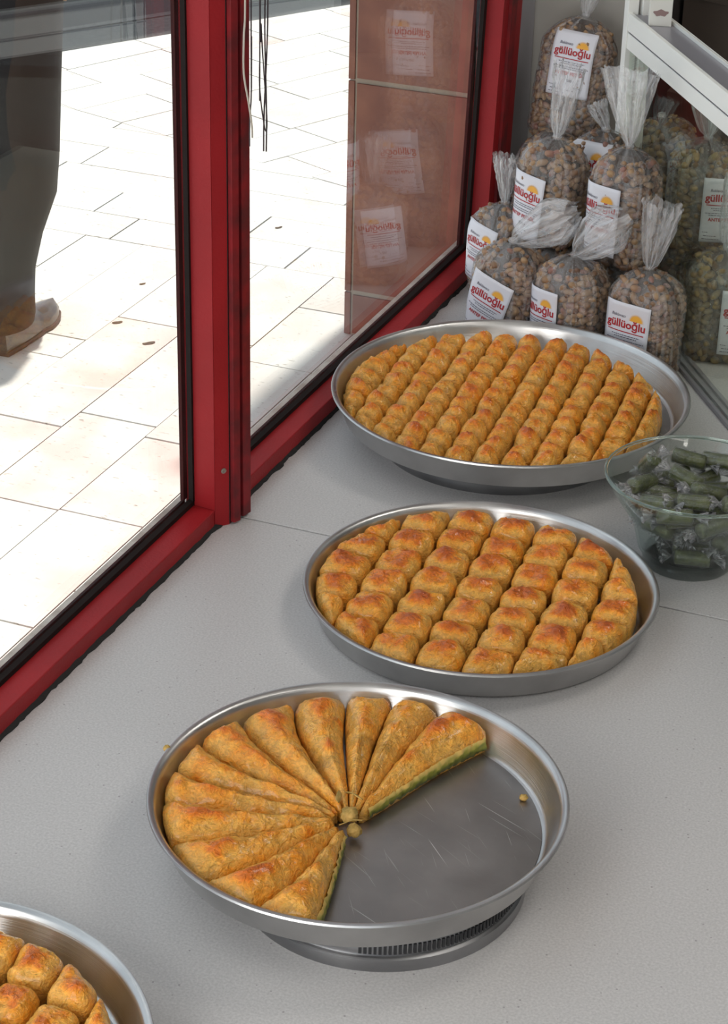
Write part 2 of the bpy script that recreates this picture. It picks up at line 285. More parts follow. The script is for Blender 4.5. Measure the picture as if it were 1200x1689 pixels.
M = dict(
    counter=mat_counter(),
    red=simple('red_frame_paint', (.34, .012, .016), .5, spec=.3, noise_amt=.18, noise_scale=9, bump=.15, bump_scale=300),
    redworn=simple('worn_red_paint', (.26, .012, .016), .55, spec=.3, noise_scale=35, col2=(.12, .014, .016)),
    gasket=simple('dark_rubber_gasket', (.016, .011, .010), .7, spec=.15),
    dirt=simple('dirty_joint', (.018, .018, .017), .9, bump=1, bump_scale=120),
    paving=mat_paving('cream_travertine', (.80, .78, .73), (.72, .66, .60), 0),
    paving_pink=mat_paving('pinkish_travertine', (.80, .76, .70), (.76, .58, .52), 1),
    joint=simple('pavement_joint', (.05, .042, .04), .9),
    ledge=simple('marble_ledge_stone', (.62, .57, .50), .5, noise_scale=40, col2=(.42, .36, .30)),
    ledgepink=simple('brown_marble_ledge', (.36, .25, .21), .5, noise_scale=40, col2=(.26, .17, .14)),
    wall_tile=simple('red_brown_marble', (.29, .105, .062), .35, noise_scale=12, col2=(.20, .062, .040)),
    grout=simple('pale_grout', (.45, .38, .30), .8),
    asphalt=simple('asphalt', (.035, .035, .037), .85, noise_amt=.3, noise_scale=120),
    kerb=simple('grey_kerb', (.11, .11, .105), .8, noise_amt=.3, noise_scale=60),
    wallgrey=simple('grey_wall_paint', (.46, .44, .40), .6, noise_amt=.06),
    offwhite=simple('off_white_paint', (.62, .60, .56), .7),
    ceil=simple('ceiling_paint', (.55, .54, .52), .8),
    darkwall=simple('dark_storage_wall', (.035, .028, .026), .7, noise_amt=.4, noise_scale=6),
    shopfloor=simple('shop_floor_tile', (.22, .20, .18), .4, noise_amt=.2, noise_scale=8),
    darkwood=simple('counter_front_wood', (.12, .06, .035), .5, noise_amt=.3, noise_scale=12),
    tray=mat_metal('tray_aluminium', (.62, .61, .60), .30),
    trayfloor=mat_metal('scratched_tray_floor', (.40, .375, .36), .36, brush=False, scratch=True),
    stand=mat_metal('stand_tin', (.40, .40, .41), .30),
    slot=simple('dark_slot', (.02, .02, .022), .5),
    alum=simple('white_enamelled_aluminium', (.80, .80, .76), .38),
    alumgrey=simple('grey_aluminium_channel', (.36, .35, .38), .35, metal=.4),
    groove=simple('shadow_groove', (.03, .02, .06), .7),
    baklava=mat_baklava(),
    filling=mat_attr('pistachio_filling', [(0, (.07, .05, .012)), (.3, (.12, .13, .018)), (.62, (.30, .29, .04)), (.85, (.62, .44, .12)), (1, (.80, .50, .13))], .5),  # darkest stop paints the shadow below the green layer
    crumb=simple('pastry_crumb', (.66, .40, .11), .6, noise_scale=90, col2=(.30, .20, .04), bump=1, bump_scale=200),
    pane=thin_glass('window_glass', (.97, .98, .975), 1.0),
    divider=thin_glass('divider_glass', (.93, .97, .93), .8),
    glassedge=simple('green_glass_edge', (.18, .28, .22), .2),
    bowl=thin_glass('bowl_glass', (.97, .99, .98), .9, edge=(.45, .60, .53)),
    solidglass=solid_glass('thick_bowl_glass', (.80, .93, .88)),
    filmtail=mat_film('clear_film_gathered', .05, .55, nscale=55),
    filmbody=mat_film('clear_film_stretched', .02, .30, nscale=110),
    filmwrap=mat_film('sweet_wrapper_film', .0, .14, nscale=200),
    filmtwist=mat_film('sweet_wrapper_twist', .10, .60, nscale=200),
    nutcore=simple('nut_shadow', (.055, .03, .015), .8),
    nut=mat_attr('pistachio_shell', [(0, (.15, .075, .045)), (.35, (.27, .155, .08)), (.75, (.38, .24, .125)), (1, (.28, .14, .11))], .45),
    nut_shaded=mat_attr('pistachio_shell_shaded', [(0, (.12, .065, .03)), (.4, (.25, .155, .065)), (.75, (.36, .245, .11)), (1, (.22, .155, .065))], .45),  # copy of the shell colours with tint and shade behind the divider put in
    label=simple('label_paper', (.72, .71, .76), .35),
    inkred=simple('red_ink', (.42, .012, .02), .5),
    inkgrey=simple('grey_ink', (.10, .09, .13), .5),
    inkorange=simple('orange_ink', (.86, .42, .05), .5),
    paste=simple('green_pistachio_paste', (.080, .095, .008), .4, noise_scale=90, col2=(.025, .038, .003), bump=.6, bump_scale=200),
    cable_white=simple('cream_cable', (.55, .50, .42), .5),
    cable_dark=simple('dark_cable', (.05, .035, .04), .5),
    screw=simple('steel_screw', (.5, .45, .4), .3, metal=1),
    cloth=simple('black_coat_cloth', (.012, .012, .014), .9),
    trouser=simple('dark_brown_trouser_cloth', (.030, .018, .012), .85),
    shoe=simple('polished_dark_shoe_leather', (.05, .035, .03), .16, spec=.9),
    sole=simple('shoe_sole', (.07, .035, .03), .5),
    skin=simple('skin', (.55, .33, .23), .5),
    hair=simple('dark_hair', (.02, .013, .01), .6),
    packet=simple('white_card_packet', (.66, .65, .60), .5),
    packetink=simple('brown_print', (.25, .16, .15), .5),
    cardboard=simple('brown_cardboard', (.10, .075, .06), .8),
    leaf=simple('dry_leaf', (.10, .07, .05), .8),
)
lampm, nt, N, L = newmat('lamp_diffuser'); e = P(lampm); e.inputs['Emission Color'].default_value = (1, .95, .88, 1); e.inputs['Emission Strength'].default_value = 4

# ------------------------------------------------------------------ polygon tools
def clip_half(poly, n, d):      # keep points with n.p <= d
    out = []
    for i in range(len(poly)):
        a, b = poly[i], poly[(i + 1) % len(poly)]; da = n[0] * a[0] + n[1] * a[1] - d; db = n[0] * b[0] + n[1] * b[1] - d
        if da <= 0: out.append(a)
        if da * db < 0:
            t = da / (da - db); out.append((a[0] + t * (b[0] - a[0]), a[1] + t * (b[1] - a[1])))
    return out
def clip_circle(poly, c, r):
    for k in range(48):
        a = 2 * pi * (k + .5) / 48; n = (cos(a), sin(a)); poly = clip_half(poly, n, n[0] * c[0] + n[1] * c[1] + r)
        if len(poly) < 3: return []
    return poly
def parea(p): return abs(sum(p[i][0] * p[(i + 1) % len(p)][1] - p[(i + 1) % len(p)][0] * p[i][1] for i in range(len(p)))) / 2

# ------------------------------------------------------------------ setting: shop shell
def struct(name, mb, mat, parent=None, **k):
    o = mb.build(name, mat, parent, **k)
    if parent is None: o['kind'] = 'structure'
    return o
def sroot(name, loc=(0, 0, 0)):
    o = bpy.data.objects.new(name, None); COL.objects.link(o); o.location = loc; o['kind'] = 'structure'; o.empty_display_size = .05; return o

YW = 3.2
far = struct('wall_far', MB().box(-1.10, -.845, YW, YW + .10, -.8, 1.9), M['wallgrey'])
MB().box(-1.02, -1.002, YW - .004, YW, 0, 1.9).build('corner_strip', M['alumgrey'], far)
struct('wall_storage', MB().box(-.845, 3.0, 3.75, 3.85, -.8, 1.9), M['darkwall'])
struct('wall_partition', MB().box(-.845, -.82, YW + .101, 3.749, -.8, 1.9), M['darkwall'])
struct('wall_right', MB().box(3.0, 3.1, -2.5, 3.85, -.8, 1.9), M['offwhite'])
struct('wall_back', MB().box(-1.1, -.9, -2.6, -2.5, -.8, 1.9).box(2.2, 3.1, -2.6, -2.5, -.8, 1.9).box(-.9, 2.2, -2.6, -2.5, 1.5, 1.9), M['offwhite'])
struct('wall_window_header', MB().box(-1.10, -.98, -2.6, 3.3, 1.86, 1.9), M['red'])
struct('wall_window_base', MB().box(-1.10, -1.0, -2.6, 3.3, -.8, -.035), M['offwhite'])
struct('ceiling', MB().box(-1.3, 3.1, -2.6, 3.85, 1.9, 2.0), M['ceil'])
struct('floor', MB().box(-1.0, 3.0, -2.5, 3.75, -.85, -.8), M['shopfloor'])
for k, (x, y) in enumerate(((.6, 1.3), (.9, -.6), (.1, 2.75))):  # the last one is an added fill lamp for the far right
    t = thing('ceiling_and_fill_lamp', ('ceiling lamp with long white diffuser nearest the baklava counter', 'ceiling lamp with long white diffuser towards the shop door', 'added fill lamp with long white diffuser above the pistachio bags')[k], 'lamp', (x, y, 1.9))
    MB().box(-.15, .15, -.65, .65, -.05, 0, .008).build('housing', M['alum'], t)
    MB().box(-.12, .12, -.6, .6, -.058, -.05).build('diffuser', lampm, t)

# counter: two stone slabs with a joint between, on a cabinet
ct = thing('counter', 'long grey stone display counter along the shop window', 'counter')
MB().box(-.9935, -.12, -.3, 2.0693, -.03, 0, .0012).build('stone_slab', M['counter'], ct)
MB().box(-.9935, -.12, 2.0718, YW - .001, -.03, 0, .0012).build('stone_slab', M['counter'], ct)
MB().box(-.99, -.14, -.28, YW - .002, -.036, -.0305).build('joint_filler', M['dirt'], ct)
MB().box(-.985, -.16, -.27, YW - .004, -.8, -.0365).build('cabinet_body', M['darkwood'], ct)

# ------------------------------------------------------------------ windows
def rail(parent, y0, y1):
    # bottom rail: vertical front face, sloping top up to the glass gasket
    def pr(prof, name, mat):
        V = []; n = len(prof)
        for y in (y0, y1): V += [(x, y, z) for x, z in prof]
        F = [tuple(range(n)), tuple(range(n, 2 * n))[::-1]] + [(i, n + i, n + (i + 1) % n, (i + 1) % n) for i in range(n)]
        mb = MB().add(V, F); return mb.build(name, mat, parent, bevel=.0012 if mat is M['red'] else 0)
    pr([(-.9955, .0015), (-.9955, .0235), (-1.0215, .0255), (-1.0355, .0255), (-1.0355, .0015)], 'bottom_rail', M['red'])
    pr([(-1.0218, .0258), (-1.0218, .032), (-1.0275, .034), (-1.0275, .0258)], 'gasket', M['gasket'])
    pr([(-1.0342, .012), (-1.0342, .030), (-1.0385, .029), (-1.0385, .012)], 'gasket', M['gasket'])
def pane(parent, y0, y1):
    MB().box(-1.0340, -1.0280, y0, y1, .026, 1.85).build('glass_pane', M['pane'], parent)
w1 = sroot('window_1'); rail(w1, -2.4, 2.031); pane(w1, -2.4, 2.036)
w2 = sroot('window_2'); rail(w2, 2.085, 3.02); pane(w2, 2.08, 3.015)
for wn, y0, y1 in ((w1, -2.4, 2.03), (w2, 2.09, 3.0)):
    MB().box(-1.06, -.995, y0, y1, 1.83, 1.86, .001).build('top_rail', M['red'], wn)
# window_1 right stile with its gasket
MB().prism([(-1.0225, 2.032), (-.9955, 2.032), (-.9955, 2.0335), (-.984, 2.0475), (-.984, 2.058), (-1.0355, 2.055), (-1.0355, 2.037), (-1.0225, 2.037)], .0, 1.85).build('stile', M['red'], w1)
MB().box(-1.0275, -1.0218, 2.0275, 2.036, .03, 1.85).box(-1.0385, -1.0342, 2.0275, 2.06, .03, 1.85).build('gasket', M['gasket'], w1)
# mullion cover between the windows
mul = sroot('trim_1')
MB().box(-1.036, -.9835, 2.0478, 2.0492, .001, 1.86).build('joint_gap', M['dirt'], mul)
MB().prism([(-.9834, 2.0494), (-.9775, 2.0478), (-.9735, 2.0575), (-.983, 2.0585)], .003, 1.86).build('cover_strip', M['redworn'], mul, bevel=.0007)
MB().prism([(-1.036, 2.0586), (-.988, 2.0586), (-.988, 2.0672), (-1.036, 2.0672)], .001, 1.86).build('groove', M['redworn'], mul)
MB().prism([(-1.036, 2.0674), (-.9745, 2.0674), (-.9715, 2.082), (-1.0, 2.086), (-1.036, 2.086)], .003, 1.86).build('cover_strip', M['redworn'], mul, bevel=.0007)
sc_ = MB().lathe([(.0001, 0), (.0024, 0), (.0034, .0007), (.0034, .0016), (.0016, .0022), (.0012, .0012), (.0001, .0012)], 16).build('screw', M['screw'], mul, smooth=True, loc=(-.9885, 2.0415, .0735))
sc_.rotation_euler = (radians(90), 0, radians(50))
# window_2 right stile (leans slightly out of plumb) and trim_2
lean = Matrix.Translation((0, 2.99, 0)) @ Matrix.Rotation(-.085, 4, 'X') @ Matrix.Translation((0, -2.99, 0))
MB().prism([(-1.022, 2.993), (-.9955, 2.993), (-.9955, 3.018), (-1.0355, 3.018), (-1.0355, 2.997), (-1.022, 2.997)], -.004, 1.85, lean).build('stile', M['red'], w2)
MB().box(-1.0275, -1.0218, 2.981, 2.998, .022, 1.85, 0, lean).box(-1.0385, -1.0342, 2.981, 3.02, .022, 1.85, 0, lean).build('gasket', M['gasket'], w2)
MB().prism([(-1.036, 3.0185), (-.991, 3.0185), (-.991, 3.045), (-1.036, 3.045)], -.004, 1.85, lean).build('stile_cover', M['redworn'], w2)
tr2 = sroot('trim_2')
MB().prism([(-1.036, 3.046), (-.993, 3.046), (-.993, 3.075), (-1.036, 3.075)], .0, 1.85, lean).build('cover_strip', M['red'], tr2)
MB().box(-1.06, -1.0, 3.1, YW - .005, 0, 1.9).build('corner_panel', M['alumgrey'], tr2)
# dirty sealant line along the rail foot
random.seed(3)
def sealant(y0, y1, parent):
    V = []; F = []; n = int((y1 - y0) / .006)
    for i in range(n + 1):
        y = y0 + (y1 - y0) * i / n; ww = .0035 + .0035 * noise.noise(Vector((y * 40, 0, 0))) + .0015 * noise.noise(Vector((y * 150, 5, 0)))
        V += [(-.9962, y, .0004), (-.9962, y, .0045 + .0015 * noise.noise(Vector((y * 60, 2, 0)))), (-.9945 + max(ww, .0008), y, .0004)]
    for i in range(n):
        a = 3 * i; F += [(a + 1, a + 2, a + 5, a + 4), (a, a + 3, a + 5, a + 2), (a, a + 1, a + 4, a + 3)]
    return obj('sealant', V, F, M['dirt'], parent)
sealant(0.2, 2.04, w1); sealant(2.085, 3.05, w2)

# ------------------------------------------------------------------ outside: ledge, pavement, road, pilaster
MB().box(-1.072, -1.0605, -2.6, 3.3, -.05, .0, .001).build('x', M['ledge']).name = 'window_ledge'
lg = bpy.data.objects['window_ledge']; lg['kind'] = 'structure'
MB().box(-1.0605, -1.042, -2.6, 3.3, -.03, .012).build('ledge_strip', M['ledge'], lg)
pv = sroot('pavement', (0, 0, -.8))
GZ = -.8
MB().box(-4.6, -1.1, -1.0, 8.2, -.05, -.0175).build('joint_bed', M['joint'], pv)
slabs = []
def slab(poly, pink=False):
    if len(poly) < 3 or parea(poly) < .0015: return
    slabs.append((poly, pink))
def rect(x0, x1, y0, y1): return [(x0, y0), (x1, y0), (x1, y1), (x0, y1)]
XC = [-1.14, -1.46, -1.79, -1.978, -2.165, -2.349, -2.523, -2.695, -2.87, -3.05, -3.23, -3.41, -3.60, -3.80, -4.0, -4.2, -4.4]
JN = {1: [3.05, 3.6, 4.16], 2: [2.9, 3.33, 3.70, 4.165, 4.52], 3: [2.9, 3.325, 3.755, 4.25], 4: [2.85, 3.30, 3.67, 4.275], 5: [2.9, 3.45, 4.0, 4.114],
      6: [3.1, 3.7, 4.24], 7: [3.3, 3.95, 4.49], 0: [3.2, 3.9, 4.4]}
YB = 4.745; rs = random.Random(5)
bn = (sin(radians(16.5)), cos(radians(16.5)))     # boundary of the diagonal field: line through (-2.569,5.52), heading -16.5 deg
bd = bn[0] * -2.5 + bn[1] * 5.49
for i in range(len(XC) - 1):
    js = JN.get(i)
    if js is None: js = [2.6 + rs.random() * .4 + .55 * k for k in range(4)]
    js = sorted([y - .55 * k for k in range(1, 9) for y in js[:1] if y - .55 * k > -.4] + [y for y in js if y < YB - .05])
    js = [-.9] + js + [YB]
    for a, b in zip(js[:-1], js[1:]):
        slab(rect(XC[i + 1], XC[i], a, b), pink=((i, round(a, 1)) in ((3, 3.3), (2, 3.3), (4, 3.3), (5, 2.9), (4, 3.7)) or rs.random() < .12))
yy = YB; row = 0
while yy < 6.2:
    x = -1.12 - rs.random() * .3 - .1
    x0 = -1.1
    while x0 > -4.5:
        x1 = x0 - (.38 + rs.random() * .2)
        p = clip_half(rect(x1, x0, yy, yy + .172), bn, bd)
        slab(p, rs.random() < .08); x0 = x1
    yy += .172; row += 1
A = radians(66); ux, uy = cos(A), sin(A); vx, vy = -sin(A), cos(A)
rn = (cos(radians(148.7)), sin(radians(148.7))); rd = rn[0] * -3.70 + rn[1] * 6.168      # road edge
for iv in range(-14, 22):
    u = rs.random() * .4
    for iu in range(-9, 9):
        L0 = .40; u0 = u + iu * L0; v0 = iv * .19
        p = [(-2.6 + ux * a + vx * b, 5.8 + uy * a + vy * b) for a, b in ((u0, v0), (u0 + L0, v0), (u0 + L0, v0 + .19), (u0, v0 + .19))]
        p = clip_half(p, (-bn[0], -bn[1]), -bd); p = clip_half(p, rn, rd - .0) if p else p
        for n_, d_ in (((1, 0), -1.12), ((-1, 0), 4.5), ((0, 1), 8.1)):
            p = clip_half(p, n_, d_) if len(p) >= 3 else []
        if len(p) >= 3: slab(p, rs.random() < .05)
def dist_from_view(p): return hypot(sum(q[0] for q in p) / len(p) + 2.3, sum(q[1] for q in p) / len(p) - 4.6)
slabs.sort(key=lambda s: dist_from_view(s[0]))
def slab_mesh(mb, poly):
    cx = sum(q[0] for q in poly) / len(poly); cy = sum(q[1] for q in poly) / len(poly); g = .0021
    q = []
    for x, y in poly:
        d = hypot(x - cx, y - cy); q.append((x - (x - cx) / d * g * 1.4, y - (y - cy) / d * g * 1.4))
    dz = rs.uniform(-.0006, .0006); mb.prism([(x - cx, y - cy) for x, y in q], -.02, dz); return cx, cy
rest = MB()
for k, (poly, pink) in enumerate(slabs):
    if k < 290:
        mb = MB(); cx, cy = slab_mesh(mb, poly)
        mb.build('paving_slab', M['paving_pink' if pink else 'paving'], pv, loc=(cx, cy, 0))
    else:
        mb = MB(); cx, cy = slab_mesh(mb, poly); rest.add([(x + cx, y + cy, z) for x, y, z in mb.V], mb.F)
if rest.V:
    o = rest.build('far_paving_slabs', M['paving'], pv); o['kind'] = 'stuff'
# road beyond the pavement
rdx, rdy = cos(radians(58.7)), sin(radians(58.7))
def road_strip(o0, o1):
    return [(-3.70 + rdx * a + rn[0] * b, 6.168 + rdy * a + rn[1] * b) for a, b in ((-3.5, o0), (4, o0), (4, o1), (-3.5, o1))]
rdo = sroot('road', (0, 0, GZ))
MB().prism(road_strip(.001, .22), -.06, -.002).build('gutter_stone', M['kerb'], rdo)
MB().prism(road_strip(.224, .262), -.06, .001).build('gutter_edge', M['kerb'], rdo)
MB().prism(road_strip(.265, 4), -.06, -.004).build('road_surface', M['asphalt'], rdo)
MB().prism([(x, y + .90) for x, y in road_strip(-.01, 5)], 2.45, 2.5).build('added_shade_slab', M['offwhite'])['kind'] = 'structure'  # unseen overhead slab, added only to shade the road and gutter
# pilaster of red-brown marble outside, at right angles to the window
pl = sroot('wall_outside_pilaster', (0, 0, 0))
MB().box(-1.806, -1.12, 4.416, 4.9, -.8, 2.2).build('masonry_core', M['grout'], pl)
zz = [-.80, -.69, -.177, .336, .85, 1.36, 1.87, 2.2]
for a, b in zip(zz[:-1], zz[1:]):
    MB().box(-1.790, -1.12, 4.4095, 4.4155, a + .006, b - .006, .001).build('marble_panel', M['wall_tile'], pl)
    MB().box(-1.8115, -1.7965, 4.411, 4.90, a + .002, b - .002, .001).build('corner_panel', M['wall_tile'], pl)
MB().box(-1.12, -1.06, 3.3, 4.9, -.8, 2.2).build('return_wall', M['wall_tile'], pl)
# dry leaves and scraps on the pavement
lr = random.Random(11)
for k, (x, y, s_, lab) in enumerate(((-2.2055, 4.158, .015, 'largest dry leaf lying on the sunlit paving near the window'), (-2.3324, 4.2386, .012, 'ragged dry leaf beyond the polished shoe'),
                                     (-2.2556, 5.0146, .010, 'dark leaf scrap seen through the right window'), (-2.3946, 4.4908, .008, 'small leaf scrap furthest from the shoe'))):
    mb = MB(); n = 10; pts = [(s_ * cos(2 * pi * i / n) * (1 + .25 * lr.random()), s_ * .45 * sin(2 * pi * i / n) * (1 + .3 * lr.random())) for i in range(n)]
    V = [(px, py, -.0005 + .002 * abs(px / s_) + .001 * lr.random()) for px, py in pts] + [(0, 0, .002)]
    F = [(i, (i + 1) % n, n) for i in range(n)]
    o = obj('dry_leaf', V, F, M['leaf'], loc=(x, y, GZ + .001)); o.rotation_euler = (0, 0, .6 + lr.random() * .5)
    sd = o.modifiers.new('thick', 'SOLIDIFY'); sd.thickness = .001
    tag(o, lab, 'leaf')

# ------------------------------------------------------------------ hanging cables by the mullion
def smooth_pts(p, n=6):
    p = [Vector(q) for q in p]; out = []
    for i in range(len(p) - 1):
        a = p[max(i - 1, 0)]; b = p[i]; c = p[i + 1]; d = p[min(i + 2, len(p) - 1)]
        for k in range(n):
            t = k / n; out.append(.5 * ((2 * b) + (-a + c) * t + (2 * a - 5 * b + 4 * c - d) * t * t + (-a + 3 * b - 3 * c + d) * t ** 3))
    return out + [p[-1]]
def cable(pts, r, mat, label):
    o = MB().tube(smooth_pts(pts), r, 7).build('hanging_cable', mat, smooth=True); return tag(o, label, 'cable')
X = -.955
cable([(X, 2.045, 1.85), (X, 2.036, .8), (X, 2.036, .634), (X, 2.0326, .596), (X, 2.032, .557), (X, 2.044, .521), (X, 2.0515, .495), (X, 2.053, .48)], .0011, M['cable_white'], 'cream white cable hanging in front of the red mullion')
cable([(X - .003, 2.06, 1.85), (X - .003, 2.0571, .63), (X - .003, 2.0584, .59), (X - .003, 2.058, .55), (X - .003, 2.0565, .52), (X - .003, 2.053, .50), (X - .003, 2.0525, .47)], .0008, M['cable_dark'], 'thin dark cable joining the cream cable at its lower end')
cable([(X + .003, 2.07, 1.85), (X + .003, 2.0663, .6275), (X + .003, 2.0655, .56), (X + .003, 2.066, .53), (X + .003, 2.075, .495), (X + .003, 2.0815, .48), (X + .003, 2.085, .49), (X + .003, 2.078, .54), (X + .003, 2.07, .60), (X + .003, 2.067, .7), (X + .003, 2.068, 1.85)], .0008, M['cable_dark'], 'dark cable hanging down in a narrow loop')
tw = thing('twisted_cable', 'twisted pair of dark cables ending lowest, right of the loop', 'cable', (X, 2.0935, .455))
for ph in (0, pi):
    MB().tube([(0.0016 * cos(ph + k * .55), .0016 * sin(ph + k * .55) - (.0075 * max(0, 1 - k / 14)) ** 1.0, .0233 * k) for k in range(61)], .0009, 6).build('strand', M['cable_dark'], tw, smooth=True)

# ------------------------------------------------------------------ trays
def tray(label, c, R, zrim, stand_r=None, depth=.037, scratched=False):
    z0 = zrim - depth
    t = thing('baking_tray', label, 'tray', (c[0], c[1], z0))
    prof = [(.0001, 0), (R - .0205, 0), (R - .0165, .002), (R - .0075, depth - .006), (R - .0055, depth - .0035), (R - .0008, depth - .0035), (R, depth - .0018), (R - .0008, depth),
            (R - .004, depth + .0002), (R - .0075, depth - .002), (R - .0095, depth - .008), (R - .0180, .0040), (R - .0215, .0018), (.0001, .0018)]
    MB().lathe(prof, 128).build('tray_body', M['tray'], t, smooth=True)
    MB().lathe([(.0001, .0019), (R - .0235, .0019), (R - .0235, .0024), (.0001, .0024)], 96).build('tray_floor', M['trayfloor'], t, smooth=True)
    return t, z0
def stand(label, c, r, h, slots=True):
    t = thing('tray_stand', label, 'stand', (c[0], c[1], 0))
    MB().lathe([(.0001, .0), (r, .0), (r + .001, .002), (r + .0005, .0125), (r - .001, .0138), (r - .0030, .0148), (r - .0022, .0165), (r - .0018, h - .003), (r - .003, h - .0005), (.0001, h - .0005)], 96).build('round_base', M['stand'], t, smooth=True)
    if slots:
        mb = MB()
        for k in range(44):
            a = radians(-76) + k * radians(1.9); rr = r - .0022
            Mx = Matrix.Rotation(a, 4, 'Z') @ Matrix.Translation((rr, 0, 0)); mb.box(-.002, .0018, -.0013, .0013, .0185, h - .002, 0, Mx)
        o = mb.build('rib_band', M['slot'], t); o['kind'] = 'stuff'
    return t
C1 = (-.7619, 2.4249); C2 = (-.6416, 1.9749); C3 = (-.5963, 1.5074); C0 = (-.7977, 1.0629)
R1, R2, R3, R0 = .2316, .1971, .1931, .1973
tray('largest round aluminium tray at the back, full of small baklava', C1, R1, .067)
stand('tin stand under the largest tray at the back', (-.765, 2.405), .158, .0297, False)
tray('round aluminium tray in the middle, full of large baklava squares', C2, R2, .038)
t3, z3 = tray('half-empty round tray of baklava wedges with scratched bare floor', C3, R3, .067, scratched=True)
stand('ribbed tin stand under the half-empty wedge tray', (-.562, 1.480), .1315, .0297)
tray('round baklava tray cut off at the lower left corner', C0, R0, .050)
stand('tin stand under the tray at the lower left corner', C0, .16, .0127, False)

# ------------------------------------------------------------------ baklava
def resample(poly, n):
    L_ = [hypot(poly[(i + 1) % len(poly)][0] - poly[i][0], poly[(i + 1) % len(poly)][1] - poly[i][1]) for i in range(len(poly))]
    T = sum(L_); out = []; i = 0; acc = 0
    for k in range(n):
        d = T * k / n
        while acc + L_[i] < d: acc += L_[i]; i += 1
        t = (d - acc) / max(L_[i], 1e-9); a = poly[i]; b = poly[(i + 1) % len(poly)]
        out.append((a[0] + t * (b[0] - a[0]), a[1] + t * (b[1] - a[1])))
    return out
def segdist(p, poly):
    best = 9
    for i in range(len(poly)):
        ax, ay = poly[i]; bx, by = poly[(i + 1) % len(poly)]; dx, dy = bx - ax, by - ay
        t = max(0, min(1, ((p[0] - ax) * dx + (p[1] - ay) * dy) / (dx * dx + dy * dy + 1e-12)))
        best = min(best, hypot(p[0] - ax - t * dx, p[1] - ay - t * dy))
    return best
def round_corners(poly, k=.18):
    for _ in range(2):
        out = []
        for i in range(len(poly)):
            a = poly[i]; b = poly[(i + 1) % len(poly)]
            out += [(a[0] + (b[0] - a[0]) * k, a[1] + (b[1] - a[1]) * k), (b[0] - (b[0] - a[0]) * k, b[1] - (b[1] - a[1]) * k)]
        poly = out; k = .25
    return poly
def pastry(poly, zb, hedge, htop, w, seed, label, group, name='baklava_piece', N_=30, K=9, gap=.0012, amp=.0022, hfun=None, cat='pastry', ridge=0, tr=None, tilt=.10):
    cx = sum(p[0] for p in poly) / len(poly); cy = sum(p[1] for p in poly) / len(poly)
    b = resample(round_corners(poly), N_)
    # shrink
    bs = []
    for x, y in b:
        d = hypot(x - cx, y - cy); g = min(gap, d * .3); bs.append((x - (x - cx) / d * g, y - (y - cy) / d * g))
    b = bs; V = []; F = []; bake = []; tr_ = random.Random(seed); tlx, tly = tr_.uniform(-tilt, tilt), tr_.uniform(-tilt, tilt)
    sv = Vector((seed * 1.37 % 50, seed * 2.11 % 50, 0))
    def top(x, y):
        d = segdist((x, y), b); t = min(d / w, 1)
        f = (1 - (1 - t) ** 2.2) ** .55
        if ridge: f = .74 * f + .26 * min(d / (w * 1.9), 1)
        h = hedge + (htop - hedge) * f
        if hfun: h *= hfun(x, y)
        q = Vector((x, y, 0))
        n1 = noise.noise(q * 55 + sv); n2 = noise.noise(q * 140 + sv); n3 = noise.noise(q * 320 + sv)
        h += ((x - cx) * tlx + (y - cy) * tly) * f
        h += amp * (n1 * 1.0 + (1 - abs(n2) * 2) * .42 + n3 * .22)
        bk = .02 + .85 * max(0, (f - .55) / .45) ** 1.5 + n1 * .42 + n2 * .16
        return h, bk
    for k in range(K):
        s = 1 - (k / K) ** 1.25
        for i in range(N_):
            x = cx + (b[i][0] - cx) * s; y = cy + (b[i][1] - cy) * s; h, bk = top(x, y)
            V.append((x - cx, y - cy, h)); bake.append(bk)
    h, bk = top(cx, cy); V.append((0, 0, h)); bake.append(bk); ci = len(V) - 1
    for k in range(K - 1):
        for i in range(N_): F.append((k * N_ + i, k * N_ + (i + 1) % N_, (k + 1) * N_ + (i + 1) % N_, (k + 1) * N_ + i))
    for i in range(N_): F.append(((K - 1) * N_ + i, (K - 1) * N_ + (i + 1) % N_, ci))
    base = len(V)
    for lvl in (.6, .25, 0):
        for i in range(N_):
            x, y = b[i]; nx = noise.noise(Vector((x, y, lvl * .1)) * 200 + sv) * .0007; d = hypot(x - cx, y - cy)
            V.append((x - cx + (x - cx) / d * nx, y - cy + (y - cy) / d * nx, V[i][2] * lvl)); bake.append(-.05 - .15 * (1 - lvl))
    for i in range(N_):
        j = (i + 1) % N_
        F.append((i, base + i, base + j, j)); F.append((base + i, base + N_ + i, base + N_ + j, base + j)); F.append((base + N_ + i, base + 2 * N_ + i, base + 2 * N_ + j, base + N_ + j))
    F.append(tuple(base + 2 * N_ + i for i in range(N_))[::-1])
    if tr:
        (tx, ty), TR_, tz = tr
        for i, (x, y, z) in enumerate(V):
            dx, dy = x + cx - tx, y + cy - ty; d = hypot(dx, dy); lim = TR_ - .0205 + .0095 * min(1, max(0, (zb + z - tz) / .031))
            if d > lim: V[i] = (x - dx / d * (d - lim), y - dy / d * (d - lim), z)
    o = obj(name, V, F, M['baklava'], None, True, (cx, cy, zb), attrs={'bake': bake})
    tag(o, label, cat, group); return o
ORD = ['first', 'second', 'third', 'fourth', 'fifth', 'sixth', 'seventh', 'eighth', 'ninth', 'tenth', 'eleventh', 'twelfth', 'thirteenth', 'fourteenth', 'fifteenth']
